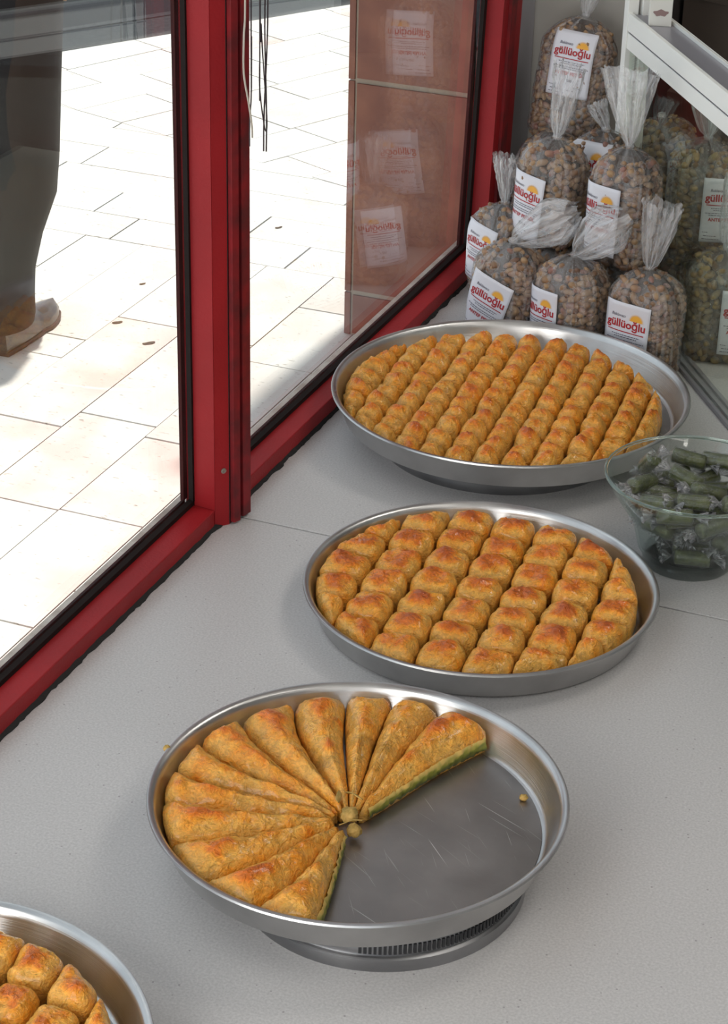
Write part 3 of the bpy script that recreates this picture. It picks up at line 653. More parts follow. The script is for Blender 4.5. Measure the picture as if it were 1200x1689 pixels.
def grid(c, Rt, rot, pw, pl_, zb, hedge, htop, w, x_off, what, group, seed, jit=.05, only=None, **kw):
    ca, sa = cos(rot), sin(rot); r = random.Random(seed); strips = []
    n = int(Rt / pw) + 2
    edges = [x_off + pw * i for i in range(-n, n + 1)]
    edges = [e for e in edges if abs(e) < Rt]
    if edges[0] + Rt > pw * .45: edges = [-Rt] + edges
    else: edges[0] = -Rt
    if Rt - edges[-1] > pw * .45: edges = edges + [Rt]
    else: edges[-1] = Rt
    k = 0
    for si, (x0, x1) in enumerate(zip(edges[:-1], edges[1:])):
        xm = min(abs(x0), abs(x1)) if x0 * x1 > 0 else 0
        xm = max(xm, 0) if xm else 0
        half = math.sqrt(max(Rt * Rt - xm * xm, 0)) * .985
        m = max(1, round(2 * half / pl_)); st = [-half + 2 * half * i / m for i in range(m + 1)]
        st = [y + (r.uniform(-jit, jit) * pl_ if 0 < i < m else 0) for i, y in enumerate(st)]
        cells = []
        for y0, y1 in zip(st[:-1], st[1:]):
            p = [(x0 + r.uniform(-1, 1) * .001, y0), (x1 + r.uniform(-1, 1) * .001, y0 + r.uniform(-1, 1) * .001), (x1, y1), (x0, y1)]
            p = clip_circle(p, (0, 0), Rt)
            if len(p) < 3 or parea(p) < .16 * pw * pl_: continue
            cells.append(p)
        cells.sort(key=lambda p: -sum(q[1] for q in p) / len(p))
        strips.append(cells)
    for si, cells in enumerate(strips):
        for ci, p in enumerate(cells):
            q = [(c[0] + ca * x - sa * y, c[1] + sa * x + ca * y) for x, y in p]
            mx = sum(a[0] for a in q) / len(q); my = sum(a[1] for a in q) / len(q)
            if only and not only(mx, my): continue
            k += 1
            lab = what % (ORD[si], ORD[ci])
            pastry(q, zb, hedge * r.uniform(.92, 1.05), htop * r.uniform(.90, 1.07), w, seed * 100 + k, lab, group, **kw)
    return k
grid((C1[0] - .009, C1[1] - .003), .207, radians(4.6), .0345, .0365, .0328, .0105, .0325, .0155, .008,
     'small baklava in the back tray, %s row from the left, %s from the back', 'small baklava in the back tray', 3, jit=.1, tr=(C1, R1, .030), N_=30, K=9, amp=.0056, ridge=1, tilt=.26)
grid((C2[0] - .005, C2[1] + .000), .1790, radians(4.2), .0512, .0505, .0040, .0195, .0350, .0150, -.0225,
     'large baklava in the middle tray, %s row from the left, %s from the back', 'large baklava in the middle tray', 5, tr=(C2, R2, .001), N_=38, K=11, amp=.0046, ridge=1, tilt=.14)
grid((C0[0] - .004, C0[1] - .002), .1720, radians(4.5), .0430, .0480, .0155, .0195, .0350, .0150, -.012,
     'baklava in the lower left corner tray, %s row from the left, %s from the back', 'baklava in the corner tray', 8, tr=(C0, R0, .013), N_=38, K=11, amp=.0046, ridge=1, tilt=.14)

# wedges
WC = Vector((-.5985, 1.4930)); TC = Vector(C3)
ang = [-78.2, -98.3, -118.3, -140.7, -162.1, -178.5, -194.2, -212.1, -230.6, -246.4, -260.2, -274.9, -292.2]
def bpt(i, t):     # boundary i at parameter t (0 centre, 1 rim)
    a = radians(ang[i]) ; d = Vector((cos(a), sin(a)))
    # ray from WC to circle around TC
    o = WC - TC; rr = R3 - .0125; bq = o.dot(d); L_ = -bq + math.sqrt(bq * bq - o.dot(o) + rr * rr)
    r0 = .014; r = r0 + (L_ - r0) * t; aa = a + radians(5.0 * sin(pi * t) * (1 if 1 <= i <= 8 else .3)); return (WC.x + r * cos(aa), WC.y + r * sin(aa))
def arc(i, n=5):
    out = []
    for k in range(1, n):
        a0, a1 = radians(ang[i]), radians(ang[i + 1]); a = a0 + (a1 - a0) * k / n; d = Vector((cos(a), sin(a))); o = WC - TC; rr = R3 - .0125 + .002 * sin(pi * k / n)
        bq = o.dot(d); L_ = -bq + math.sqrt(bq * bq - o.dot(o) + rr * rr); out.append((WC.x + L_ * d.x, WC.y + L_ * d.y))
    return out
ZB3 = .0328
wl = ['narrow baklava wedge at the lower end, beside the bare tray floor', 'dark golden baklava wedge next to the lowest one', 'baklava wedge third from the lower cut edge', 'broad baklava wedge fourth from the lower cut edge',
      'baklava wedge pointing left, fifth from the lower cut edge', 'baklava wedge sixth from the lower cut edge', 'baklava wedge seventh from the lower cut edge', 'baklava wedge in the upper left, fifth from the upper cut edge',
      'upright baklava wedge, fourth from the upper cut edge', 'narrow baklava wedge at the top, third from the upper cut edge', 'baklava wedge beside the last one at the upper cut edge', 'last baklava wedge at the upper cut edge showing green filling']
for i in range(12):
    A_ = [bpt(i, t / 7) for t in range(8)]; B_ = [bpt(i + 1, t / 7) for t in range(8)]
    poly = A_ + arc(i) + B_[::-1]
    if parea(poly) and sum(poly[k][0] * poly[(k + 1) % len(poly)][1] - poly[(k + 1) % len(poly)][0] * poly[k][1] for k in range(len(poly))) < 0: poly = poly[::-1]
    def hf(x, y):
        r = hypot(x - WC.x, y - WC.y); return .72 + .28 * min(1, r / .12)
    cxm = (A_[4][0] + B_[4][0]) / 2; cym = (A_[4][1] + B_[4][1]) / 2
    o = pastry(poly, ZB3, .0120, .0385, .027, 900 + i, wl[i], 'baklava wedges in the half-empty tray', name='baklava_wedge', N_=80, K=14, gap=.0014, amp=.0042, tilt=.03, hfun=hf, ridge=1, tr=(C3, R3, .030))
    if i in (0, 11):      # exposed cut side: green pistachio layer, shadow at its foot painted in
        E_ = A_ if i == 0 else B_
        cx = sum(p[0] for p in poly) / len(poly); cy = sum(p[1] for p in poly) / len(poly)
        mid = Vector((cx, cy)); V = []; F = []; shv = []; n = 70
        for k in range(n + 1):
            t = .06 + .9 * k / n; p = Vector(bpt(0 if i == 0 else 12, t)); q = Vector(bpt(0 if i == 0 else 12, min(1, t + .02))); tg = (q - p).normalized(); nn = Vector((tg.y, -tg.x))
            if nn.dot(mid - p) > 0: nn = -nn
            hh = .0150 * hf(p.x, p.y)
            for lv in range(6):
                z = .0015 + hh * lv / 5; b_ = .0008 + .0024 * noise.noise(Vector((p.x * 260, p.y * 260, z * 300 + i))) + (-.0018 if lv in (0, 5) else 0) + .0004
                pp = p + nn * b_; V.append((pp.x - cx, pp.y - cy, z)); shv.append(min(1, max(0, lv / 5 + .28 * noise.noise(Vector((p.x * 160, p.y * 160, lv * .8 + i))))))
        for k in range(n):
            for lv in range(5): F.append((k * 6 + lv, (k + 1) * 6 + lv, (k + 1) * 6 + lv + 1, k * 6 + lv + 1))
        if i == 0: F = [f[::-1] for f in F]
        fo = obj('pistachio_filling', V, F, M['filling'], o, True, attrs={'shade': shv}); fo['label'] = 'green pistachio filling on the cut side'
# crumbs at the centre, on the rim
def lump(name, loc, r, seed, mat, label, cat='crumb', sc=(1, 1, .7)):
    bm = bmesh.new(); bmesh.ops.create_icosphere(bm, subdivisions=3, radius=1)
    for v in bm.verts:
        n = 1 + .35 * noise.noise(v.co * 1.6 + Vector((seed, 0, 0))) + .22 * noise.noise(v.co * 4 + Vector((seed, 3, 0)))
        v.co = Vector((v.co.x * sc[0], v.co.y * sc[1], v.co.z * sc[2])) * r * n
    me = bpy.data.meshes.new(name); bm.to_mesh(me); bm.free(); me.materials.append(mat); me.polygons.foreach_set('use_smooth', [True] * len(me.polygons))
    o = bpy.data.objects.new(name, me); COL.objects.link(o); o.location = loc; return tag(o, label, cat)
lump('baklava_crumb', (WC.x - .002, WC.y + .003, ZB3 + .0165), .0085, 3, M['crumb'], 'broken pastry centre where all the baklava wedges meet')
lump('baklava_crumb', (WC.x + .008, WC.y - .008, ZB3 + .009), .007, 9, M['crumb'], 'small pastry chunk beside the wedge tips', sc=(1, 1, .9))
lump('baklava_crumb', (C3[0] + .128, C3[1] + .098, ZB3 + .003), .0042, 12, M['crumb'], 'green crumb by the wall of the half-empty tray', sc=(1, .8, .7))
lump('baklava_crumb', (C3[0] - .1935, C3[1] - .004, .0655), .0038, 15, M['crumb'], 'pastry crumb stuck outside on the left rim of the wedge tray', sc=(1, .8, .8))

fr_ = random.Random(31)
for k, (dx, dy, lab) in enumerate(((-.016, .012, 'thin pastry flake lying on the wedge tips, left of the centre'), (-.004, .020, 'thin upright pastry flake above the centre of the wedges'), (.006, -.012, 'thin pastry flake hanging towards the bare tray floor'))):
    n = 7; V = []; F = []
    for i in range(n):
        t = i / (n - 1) - .5; wv = .0028 * (1 - 1.6 * t * t); z = .0012 * sin(t * 5 + k)
        V += [(t * .022, -wv, z), (t * .022, wv, z + .0008)]
    for i in range(n - 1): F.append((2 * i, 2 * i + 2, 2 * i + 3, 2 * i + 1))
    o = obj('pastry_flake', V, F, M['crumb'], None, True, (WC.x + dx, WC.y + dy, ZB3 + .0265 - .006 * (k == 2))); o.rotation_euler = (.5, .25, 1.9 + k * .8)
    sd = o.modifiers.new('thick', 'SOLIDIFY'); sd.thickness = .0009; tag(o, lab, 'crumb')
# ------------------------------------------------------------------ glass bowl and sweets
BC = (-.4600, 2.1880)
bw = thing('glass_bowl', 'clear glass bowl of green wrapped sweets at the right', 'bowl', (BC[0], BC[1], 0))
def bowl_r(z):
    pts = [(0, .052), (.012, .0545), (.02, .0595), (.035, .063), (.051, .0675), (.062, .074), (.08, .086), (.098, .0975), (.110, .104)]
    for (a, ra), (b, rb) in zip(pts[:-1], pts[1:]):
        if z <= b: return ra + (rb - ra) * (z - a) / (b - a)
    return pts[-1][1]
outer = [(bowl_r(z), z) for z in (.012, .016, .02, .028, .035, .043, .051, .057, .062, .07, .08, .09, .098, .105, .110)]
inner = [(r - .0032, z) for r, z in outer[::-1] if z > .018]
MB().lathe([(.0001, .012)] + outer + [(outer[-1][0] - .0016, .1112)] + inner + [(.048, .0165), (.0001, .0165)], 96).build('bowl_body', M['bowl'], bw, smooth=True)
MB().lathe([(.034, 0), (.051, 0), (.0525, .003), (.0535, .009), (.0515, .0119), (.038, .0119), (.036, .004)], 96, closed=True).build('foot_ring', M['bowl'], bw, smooth=True)

MB().lathe([(.1025 + .0021 * cos(2 * pi * i / 10), .1112 + .0021 * sin(2 * pi * i / 10)) for i in range(10)], 96, closed=True).build('rolled_rim', M['solidglass'], bw, smooth=True)
def sweet_meshes():
    V = []; F = []; n = 16; L_ = .0205; r = .0093; K = 12
    def cyl(prof):
        mb = MB(); mb.lathe(prof, n); return [(z, x, y) for x, y, z in mb.V], mb.F
    body = cyl([(.0001, -L_), (r * .6, -L_), (r * .92, -L_ + .001), (r, -L_ + .003), (r * .97, -.005), (r * .98, .006), (r, L_ - .003), (r * .92, L_ - .001), (r * .6, L_), (.0001, L_)])
    wrap = cyl([(.0016, -L_ - .004), (r * .7, -L_ - .0012), (r + .0009, -L_ + .001), (r + .0014, -.008), (r + .0008, .002), (r + .0014, .010), (r + .0009, L_ - .001), (r * .7, L_ + .0012), (.0016, L_ + .004)])
    tws = []
    for sgn in (-1, 1):
        V = []; F = []; n2 = 22; m2 = 7
        for j in range(m2):
            t = j / (m2 - 1); rad = .0015 + .0095 * t ** .8; x = sgn * (L_ + .0035 + .0125 * t)
            for i in range(n2):
                a = 2 * pi * i / n2; q = 1 + .55 * t * sin(i * 2.4 + j * .6)
                V.append((x + .0014 * t * sin(i * 1.7), rad * cos(a) * q, rad * .45 * sin(a) * q + .0022 * t * sin(i * 2.9)))
        for j in range(m2 - 1):
            for i in range(n2): F.append((j * n2 + i, j * n2 + (i + 1) % n2, (j + 1) * n2 + (i + 1) % n2, (j + 1) * n2 + i))
        tws.append((V, F))
    return body, wrap, tws
body, wrap, tws = sweet_meshes()
def make_sweet():
    t = thing('wrapped_sweet', 'green pistachio sweet twisted in clear film', 'sweet')
    obj('sweet_body', body[0], body[1], M['paste'], t, True)
    obj('wrapper', wrap[0], wrap[1], M['filmwrap'], t, True, attrs={'streak': [(i % 16) * .9 for i in range(len(wrap[0]))]})
    for V, F in tws: obj('wrapper_twist', V, F, M['filmtwist'], t, True, attrs={'streak': [(i % 22) * 1.1 for i in range(len(V))]})
    return t
sw0 = make_sweet(); first = True
def copy_thing(root, loc, rot, label, group):
    r = root.copy(); COL.objects.link(r); r.location = loc; r.rotation_euler = rot; r['label'] = label
    if group: r['group'] = group
    for ch in list(root.children):
        c = ch.copy(); COL.objects.link(c); c.parent = r
    return r
sr = random.Random(21)
# heap: layers of sweets laid side by side, direction turning from layer to layer
spots = []
for li, z in enumerate((.027, .0445, .062, .079)):
    rr = bowl_r(z) - .014; th = radians((20, 80, 150, 35)[li])
    nrow = int(2 * rr / .0215)
    for i in range(nrow + 1):
        v = -rr + .006 + i * (2 * rr - .012) / max(nrow, 1); half = math.sqrt(max(rr * rr - v * v, 0)); m = int(2 * half / .056)
        if half < .018: continue
        m = max(1, m)
        for j in range(m):
            u = (-half + 2 * half * (j + .5) / m) if m > 1 else 0
            spots.append((u * cos(th) - v * sin(th), u * sin(th) + v * cos(th), z + sr.uniform(-.002, .002), sr.uniform(-.25, .25), sr.uniform(-.25, .25), th + sr.uniform(-.3, .3)))
low = len(spots)
top = [(-.062, .030, .101, .0, -.75, -.95, 'green sweet standing up against the left rim of the bowl'), (-.022, .060, .101, .1, .12, .05, 'green sweet at the back of the bowl, left one'), (.012, .066, .102, 0, -.1, -.15, 'green sweet at the back of the bowl, right one'),
       (-.058, -.012, .094, .3, .15, 1.2, 'short green sweet inside the left rim'), (-.012, .010, .100, .2, .15, -.3, 'green sweet in the middle of the heap'), (.020, -.015, .100, .1, .3, .65, 'green sweet tilted across the middle of the heap'),
       (.012, -.044, .099, 0, .05, .33, 'largest looking green sweet lying at the front of the heap'), (-.030, -.050, .091, .2, -.2, -.35, 'green sweet against the front left of the bowl'), (.045, .022, .104, .2, -.5, 1.5, 'green sweet standing up near the right edge of the picture'),
       (.060, -.030, .098, .1, .2, .5, 'green sweet at the right of the front one'), (-.005, -.066, .088, .1, 0, .3, 'green sweet under the largest looking one at the front'), (.062, .050, .095, 0, .2, -.8, 'green sweet at the back right of the bowl')]
for k, s_ in enumerate(spots + top):
    loc = (BC[0] + s_[0], BC[1] + s_[1], s_[2]); rt = (s_[3], s_[4], s_[5])
    if k < low: lab = 'green wrapped sweet buried in the heap inside the glass bowl'; grp = 'buried sweets in the bowl'
    else: lab = s_[6]; grp = 'sweets on top of the bowl'
    if k == 0: sw0.location = loc; sw0.rotation_euler = rt; sw0['label'] = lab; sw0['group'] = grp
    else: copy_thing(sw0, loc, rt, lab, grp)

# ------------------------------------------------------------------ pistachio bags
def sgnpow(v, p): return math.copysign(abs(v) ** p, v)
def low_sphere():
    bm = bmesh.new(); bmesh.ops.create_uvsphere(bm, u_segments=7, v_segments=5, radius=1); V = [v.co.copy() for v in bm.verts]; F = [tuple(v.index for v in f.verts) for f in bm.faces]; bm.free(); return V, F
NV, NF = low_sphere()
def text_mesh(s, size, bold=0.0, shear=0.0, sx=1.0):
    cu = bpy.data.curves.new('t', 'FONT'); cu.body = s; cu.size = size; cu.offset = bold; cu.shear = shear; cu.align_x = 'CENTER'; cu.resolution_u = 3
    o = bpy.data.objects.new('t', cu); COL.objects.link(o); dg = bpy.context.evaluated_depsgraph_get(); me = o.evaluated_get(dg).to_mesh()
    V = [(v.co.x * sx, v.co.y) for v in me.vertices]; F = [tuple(p.vertices) for p in me.polygons]
    o.evaluated_get(dg).to_mesh_clear(); bpy.data.objects.remove(o); bpy.data.curves.remove(cu); return V, F
LW, LH = .068, .100
def label_art():
    art = {}
    art['brand_name'] = ('inkred', [(text_mesh('g\u00fcll\u00fco\u011flu', .0158, .00042), 0, .0145)])
    V = []; F = []
    def bar(x0, x1, y, h, acc):
        n = len(acc[0]); acc[0].extend([(x0, y - h), (x1, y - h), (x1, y + h), (x0, y + h)]); acc[1].append((n, n + 1, n + 2, n + 3))
    ul = ([], [])
    k = 12
    for i in range(k): bar(-.0275 + .055 * i / k, -.0275 + .055 * (i + 1) / k, .0085, .0007, ul)
    art['underline'] = ('inkred', [(ul, 0, 0)])
    art['product_name'] = ('inkred', [(text_mesh('ANTEP FISTI\u011eI', .0072, .00022), 0, -.0165)])
    art['small_name'] = ('inkgrey', [(text_mesh('Baklavac\u0131', .0060, .00005, .2), -.0125, .0295)])
    art['weight'] = ('inkgrey', [(text_mesh('500 g', .0056, .0001), .004, -.0270)])
    ln = ([], []); rr = random.Random(4)
    for y, a, b in ((.0035, -.020, .022), (.0005, -.016, .018), (-.0042, -.028, .029), (-.0073, -.023, .024), (-.0345, -.030, -.022), (-.0345, .006, .020), (-.040, -.028, -.008), (-.040, .0, .012), (-.0450, -.030, -.004)):
        x = a
        while x < b:
            l = rr.uniform(.0016, .0046); bar(x, min(x + l, b), y, .00055, ln); x += l + .0009
    art['fine_print'] = ('inkgrey', [(ln, 0, 0)])
    sv = [(0, 0)]; n = 40
    for i in range(n + 1):
        a = pi * i / n; r = .0082 + (.0036 if i % 2 else 0); sv.append((r * cos(a), r * sin(a)))
    sf = [(0, i, i + 1) for i in range(1, n + 1)]
    art['sun_emblem'] = ('inkorange', [((sv, sf), .0145, .0265)])
    return art
ART = label_art()
def bag(label, loc, yaw, a, b, h, rx=0, ry=0, tail=None, lab=None, green=False, seed=1, vis_nuts=True, group='bags of pistachios', topflat=.70, neck=.008):
    t = thing('pistachio_bag', label, 'bag', loc, (rx, ry, yaw), group)
    r = random.Random(seed); sd = Vector((seed * 3.1, 0, 0))
    def s_of(z):
        q = z / h
        if q < .14: return .80 + .20 * math.sqrt(max(0, 1 - (1 - q / .14) ** 2))
        if q > topflat:
            u = (q - topflat) / (1 - topflat); return max(neck / a, (1 - u ** 2.1) ** .62)
        return 1.0
    def surf(phi, z, k=1.0, bump=1):
        s = s_of(z); c_, s__ = cos(phi), sin(phi); e = .62
        x = a * s * sgnpow(c_, e); y = b * s ** .85 * sgnpow(s__, e)
        if bump:
            n = 1 + .045 * noise.noise(Vector((c_ * 2, s__ * 2, z * 30)) + sd) + .02 * noise.noise(Vector((c_ * 6, s__ * 6, z * 80)) + sd)
            x *= n; y *= n
        return x * k, y * k
    nz, nf = 26, 64; V = []; F = []; st = []
    for j in range(nz + 1):
        z = h * j / nz; u = max(0, (z / h - topflat + .05) / (1 - topflat + .05))
        for i in range(nf):
            ph = 2 * pi * i / nf; x, y = surf(ph, z, 1.035)
            pk = 1 + (.035 + .05 * u) * u * sin(i * 2.35 + 2 * noise.noise(Vector((i, seed, 0)))) if u > 0 else 1
            V.append((x * pk, y * pk, z + .0006)); st.append(i * .75 + seed)
    for j in range(nz):
        for i in range(nf): F.append((j * nf + i, j * nf + (i + 1) % nf, (j + 1) * nf + (i + 1) % nf, (j + 1) * nf + i))
    F.append(tuple(range(nf))[::-1])
    obj('film_body', V, F, M['filmbody'], t, True, attrs={'streak': st})
    # core + nuts
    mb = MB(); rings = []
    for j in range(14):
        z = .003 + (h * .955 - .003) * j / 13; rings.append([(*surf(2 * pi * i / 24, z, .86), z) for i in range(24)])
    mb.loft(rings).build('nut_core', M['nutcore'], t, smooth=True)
    V = []; F = []; sh = []
    z = .005
    while z < h * .965:
        s = s_of(z); per = 2 * (a + b) * 2 * s * .85; m = max(3, int(per / .0112)); off = r.random()
        for i in range(m):
            ph = 2 * pi * (i + off + r.uniform(-.25, .25)) / m; zz_ = min(max(z + r.uniform(-.004, .004), .004), h * .97)
            if sin(ph) > .55 and not green: pass
            x, y = surf(ph, zz_, r.uniform(.83, .90)); k = r.uniform(.8, 1.15)
            if zz_ > h * .9: k *= .75
            Rm = Euler((r.uniform(-.5, .5), r.uniform(-.9, .9), r.uniform(0, 6.28))).to_matrix()
            n0 = len(V); sv = r.random()
            for v in NV:
                q = Rm @ Vector((v.x * .0098 * k, v.y * .0054 * k * (1 - .25 * v.x), v.z * .0048 * k)); V.append((x + q.x, y + q.y, zz_ + q.z)); sh.append(min(1, max(0, sv + .12 * v.x)))
            F += [tuple(i_ + n0 for i_ in f) for f in NF]
        z += .0082
    o = obj('pistachio_nuts', V, F, M['nut_shaded' if green else 'nut'], t, True, attrs={'shade': sh}); o['kind'] = 'stuff'
    # knot and gathered tail
    kn = MB().lathe([(.0001, -.004), (neck * .75, -.003), (neck * .9, 0), (neck * .7, .004), (.0001, .006)], 14).build('knot', M['filmtail'], t, smooth=True, loc=(0, 0, h + .002))
    kn.data.attributes.new('streak', 'FLOAT', 'POINT')
    if tail:
        d = Vector(tail['d']).normalized(); wdt = tail['w']; ln = tail['l']; side = Vector(tail.get('side', (1, 0, 0))); side = (side - d * side.dot(d)).normalized(); nrm = d.cross(side)
        nn, mm = 72, 14; V = []; F = []; st = []
        for j in range(mm + 1):
            q = j / mm; hw = .0045 + (wdt / 2 - .0045) * (q ** tail.get('p', .75)); th = .004 + tail.get('th', .010) * math.sin(min(q * 1.4, 1) * pi / 2) * (.6 + .4 * q)
            if tail.get('close'): hw *= 1 - .55 * max(0, (q - .7) / .3) ** 1.5
            for i in range(nn):
                ph = 2 * pi * i / nn
                rip = (.2 + .6 * q) * noise.noise(Vector((i * .30, q * 2.2, seed * 1.7))) ; rip2 = .22 * sin(i * 1.3 + 2.5 * noise.noise(Vector((i * .3, q * 3, seed))))
                xx = hw * cos(ph) * (1 + .10 * rip); yy = th * (sin(ph) + .9 * rip + .5 * rip2 * (1 - .3 * q))
                ll = ln * q + (.010 * q * noise.noise(Vector((i * .23, seed, 4)))) * (1 if j > mm - 3 else .4)
                crum = Vector((noise.noise(Vector((i * .35, q * 7, seed + 9))), noise.noise(Vector((i * .35, q * 7, seed + 19))), noise.noise(Vector((i * .35, q * 7, seed + 29))))) * .0045 * q
                p = Vector((0, 0, h + .003)) + d * ll + side * xx + nrm * yy + crum; bend = tail.get('bend')
                if bend: p += Vector(bend) * q * q
                V.append(tuple(p)); st.append(i * .40 + seed)
        for j in range(mm):
            for i in range(nn): F.append((j * nn + i, j * nn + (i + 1) % nn, (j + 1) * nn + (i + 1) % nn, (j + 1) * nn + i))
        obj('film_tail', V, F, M['filmtail'], t, True, attrs={'streak': st})
    # paper label following the bag
    if lab:
        lw, lh = LW * lab.get('s', 1), LH * lab.get('s', 1); ca, sa = cos(lab.get('rot', 0)), sin(lab.get('rot', 0))
        cz = lab['z']; cxx = lab.get('x', 0)
        def mp(u, v, off):
            # arc-length-like wrap around the superellipse front
            x_ = cxx + u * ca - v * sa; z_ = cz + u * sa + v * ca; zc = min(max(z_, .004), h * .93); s = s_of(zc); aa = a * s * 1.05; bb = b * s ** .85 * 1.05
            # walk: parameter phi so that x matches, wrapping beyond the corner
            tt = max(-.985, min(.985, x_ / (aa * 1.02))); yv = -bb * (1 - abs(tt) ** 3.2) ** (1 / 3.2) - .0018
            if s < .9: yv = min(yv, -b * .9 * 1.02 * (.4 + .6 * s))
            return (tt * aa * 1.02, yv - off, z_)
        nu, nv = 16, 18; V = []; F = []
        for j in range(nv + 1):
            for i in range(nu + 1):
                V.append(mp((i / nu - .5) * lw, (j / nv - .5) * lh, .0004))
        for j in range(nv):
            for i in range(nu): q = j * (nu + 1) + i; F.append((q, q + 1, q + nu + 2, q + nu + 1))
        lo = obj('paper_label', V, F, M['label'], t, True)
        sd_ = lo.modifiers.new('paper', 'SOLIDIFY'); sd_.thickness = .0003; sd_.offset = -1
        k = lab.get('s', 1)
        for nm, (mt, items) in ART.items():
            V = []; F = []
            for (tv, tf), ox, oy in items:
                n0 = len(V); V += [mp((x + ox) * k, (y + oy) * k, .0009 if nm != 'sun_emblem' else .0007) for x, y in tv]; F += [tuple(i + n0 for i in f) for f in tf]
            io = obj(nm, V, F, M[mt], lo)
            if nm == 'fine_print': io['kind'] = 'stuff'
    return t
BG = 'bags of pistachios'
up = (0, 0, 1)
# front row on the counter
bag('front row pistachio bag nearest the window, label tilted to the right', (-.877, 2.742, 0), radians(-12), .051, .037, .143, ry=radians(3), tail=dict(d=(.70, .1, .50), w=.080, l=.102, p=.5, th=.018, side=(-.4, 0, .9), close=1), lab=dict(z=.050, x=-.014, rot=radians(-14)), seed=1)
bag('front row pistachio bag second from the window, label half hidden by the tray', (-.770, 2.712, 0), radians(-20), .051, .038, .148, tail=dict(d=(.62, .1, .62), w=.082, l=.092, p=.5, th=.018, side=(-.6, 0, .7), close=1), lab=dict(z=.054, x=-.028), seed=2)
bag('front row pistachio bag third from the window, whole label facing out', (-.660, 2.700, 0), radians(-10), .050, .038, .150, tail=dict(d=(.12, 0, 1), w=.058, l=.095, p=.5, th=.010), lab=dict(z=.062, x=-.010, rot=radians(-2)), seed=3)
bag('greenish pistachio bag behind the glass divider, in the front row at the right', (-.577, 2.800, 0), radians(6), .052, .036, .160, tail=dict(d=(.15, 0, 1), w=.056, l=.10, p=.4, th=.010), lab=dict(z=.066, x=.036, s=.95), green=True, seed=4)
# second layer
bag('pistachio bag in the second layer beside the window, label bottom curled', (-.853, 2.852, .112), radians(-18), .049, .034, .155, ry=radians(2), tail=dict(d=(.10, 0, 1), w=.050, l=.105, p=.45, th=.010), lab=dict(z=.055, x=-.024, rot=radians(-4)), seed=5)
bag('pistachio bag in the second layer below the shelf post, tail fanned out', (-.728, 2.800, .118), radians(-14), .047, .036, .166, tail=dict(d=(-.08, 0, 1), w=.088, l=.105, p=.75, th=.009), lab=dict(z=.068, x=-.022, rot=radians(-2)), seed=6)
bag('greenish pistachio bag behind the glass divider, in the second layer', (-.645, 2.915, .118), radians(8), .051, .036, .158, tail=dict(d=(-.06, 0, 1), w=.075, l=.10, p=.55, th=.010), lab=dict(z=.066, x=.036, s=.95), green=True, seed=7)
# behind
bag('pistachio bag squeezed between the window frame and the front bags', (-.925, 2.865, .0), radians(-22), .050, .034, .152, tail=dict(d=(-.05, 0, 1), w=.04, l=.07, p=.6, th=.008), lab=dict(z=.080, x=-.016, rot=radians(-8), s=.9), seed=8)
bag('pistachio bag filling the gap behind the two front bags nearest the window', (-.835, 2.85, .0), radians(-10), .050, .034, .112, seed=9)
bag('pistachio bag behind the front row, under the fanned tail', (-.722, 2.815, .0), radians(-14), .048, .036, .118, seed=10)
bag('pistachio bag standing behind the glass divider, behind the greenish front bag', (-.615, 2.935, .0), radians(8), .052, .036, .118, green=True, seed=11)
bag('tallest pistachio bag leaning on the grey wall with a large label', (-.915, 3.105, .185), radians(-4), .056, .037, .190, rx=radians(-4), ry=radians(6), tail=dict(d=(.0, 0, 1), w=.055, l=.09, p=.6, th=.010), lab=dict(z=.124, x=.004, rot=radians(2), s=.98), seed=12)
bag('pistachio bag below the tallest one, only the top of its label showing', (-.925, 3.05, .0), radians(-6), .056, .037, .215, ry=radians(5), lab=dict(z=.140, x=.008, s=1.0, rot=radians(-5)), seed=13)
bag('pistachio bag in the back with label half hidden between two others', (-.803, 2.945, .098), radians(-8), .050, .034, .160, tail=dict(d=(-.3, 0, .6), w=.03, l=.04, p=.6, th=.008), lab=dict(z=.098, x=-.010), seed=14)
bag('pistachio bag at the back under the one with the half hidden label', (-.800, 2.965, .0), radians(-8), .050, .034, .098, seed=15)
bag('greenish pistachio bag far behind the glass divider under the shelf', (-.722, 3.055, .110), radians(20), .050, .036, .150, ry=radians(-10), green=True, seed=16)
bag('pistachio bag at the back behind the divider, on the counter', (-.715, 3.045, .0), radians(10), .050, .036, .112, green=True, seed=17)
bag('brownish pistachio bag at the right edge of the picture, second layer', (-.528, 2.925, .125), radians(10), .050, .036, .150, green=True, seed=18)
bag('brownish pistachio bag at the right edge of the picture, on the counter', (-.505, 2.905, .0), radians(10), .052, .036, .125, green=True, seed=19)

# ------------------------------------------------------------------ display case frame with divider glass
ANG = radians(-56); dvx, dvy = cos(ANG), sin(ANG)
dc = thing('display_case_frame', 'white aluminium display case frame with glass divider at the right', 'display case', (-.598, 2.71, 0), (0, 0, ANG))
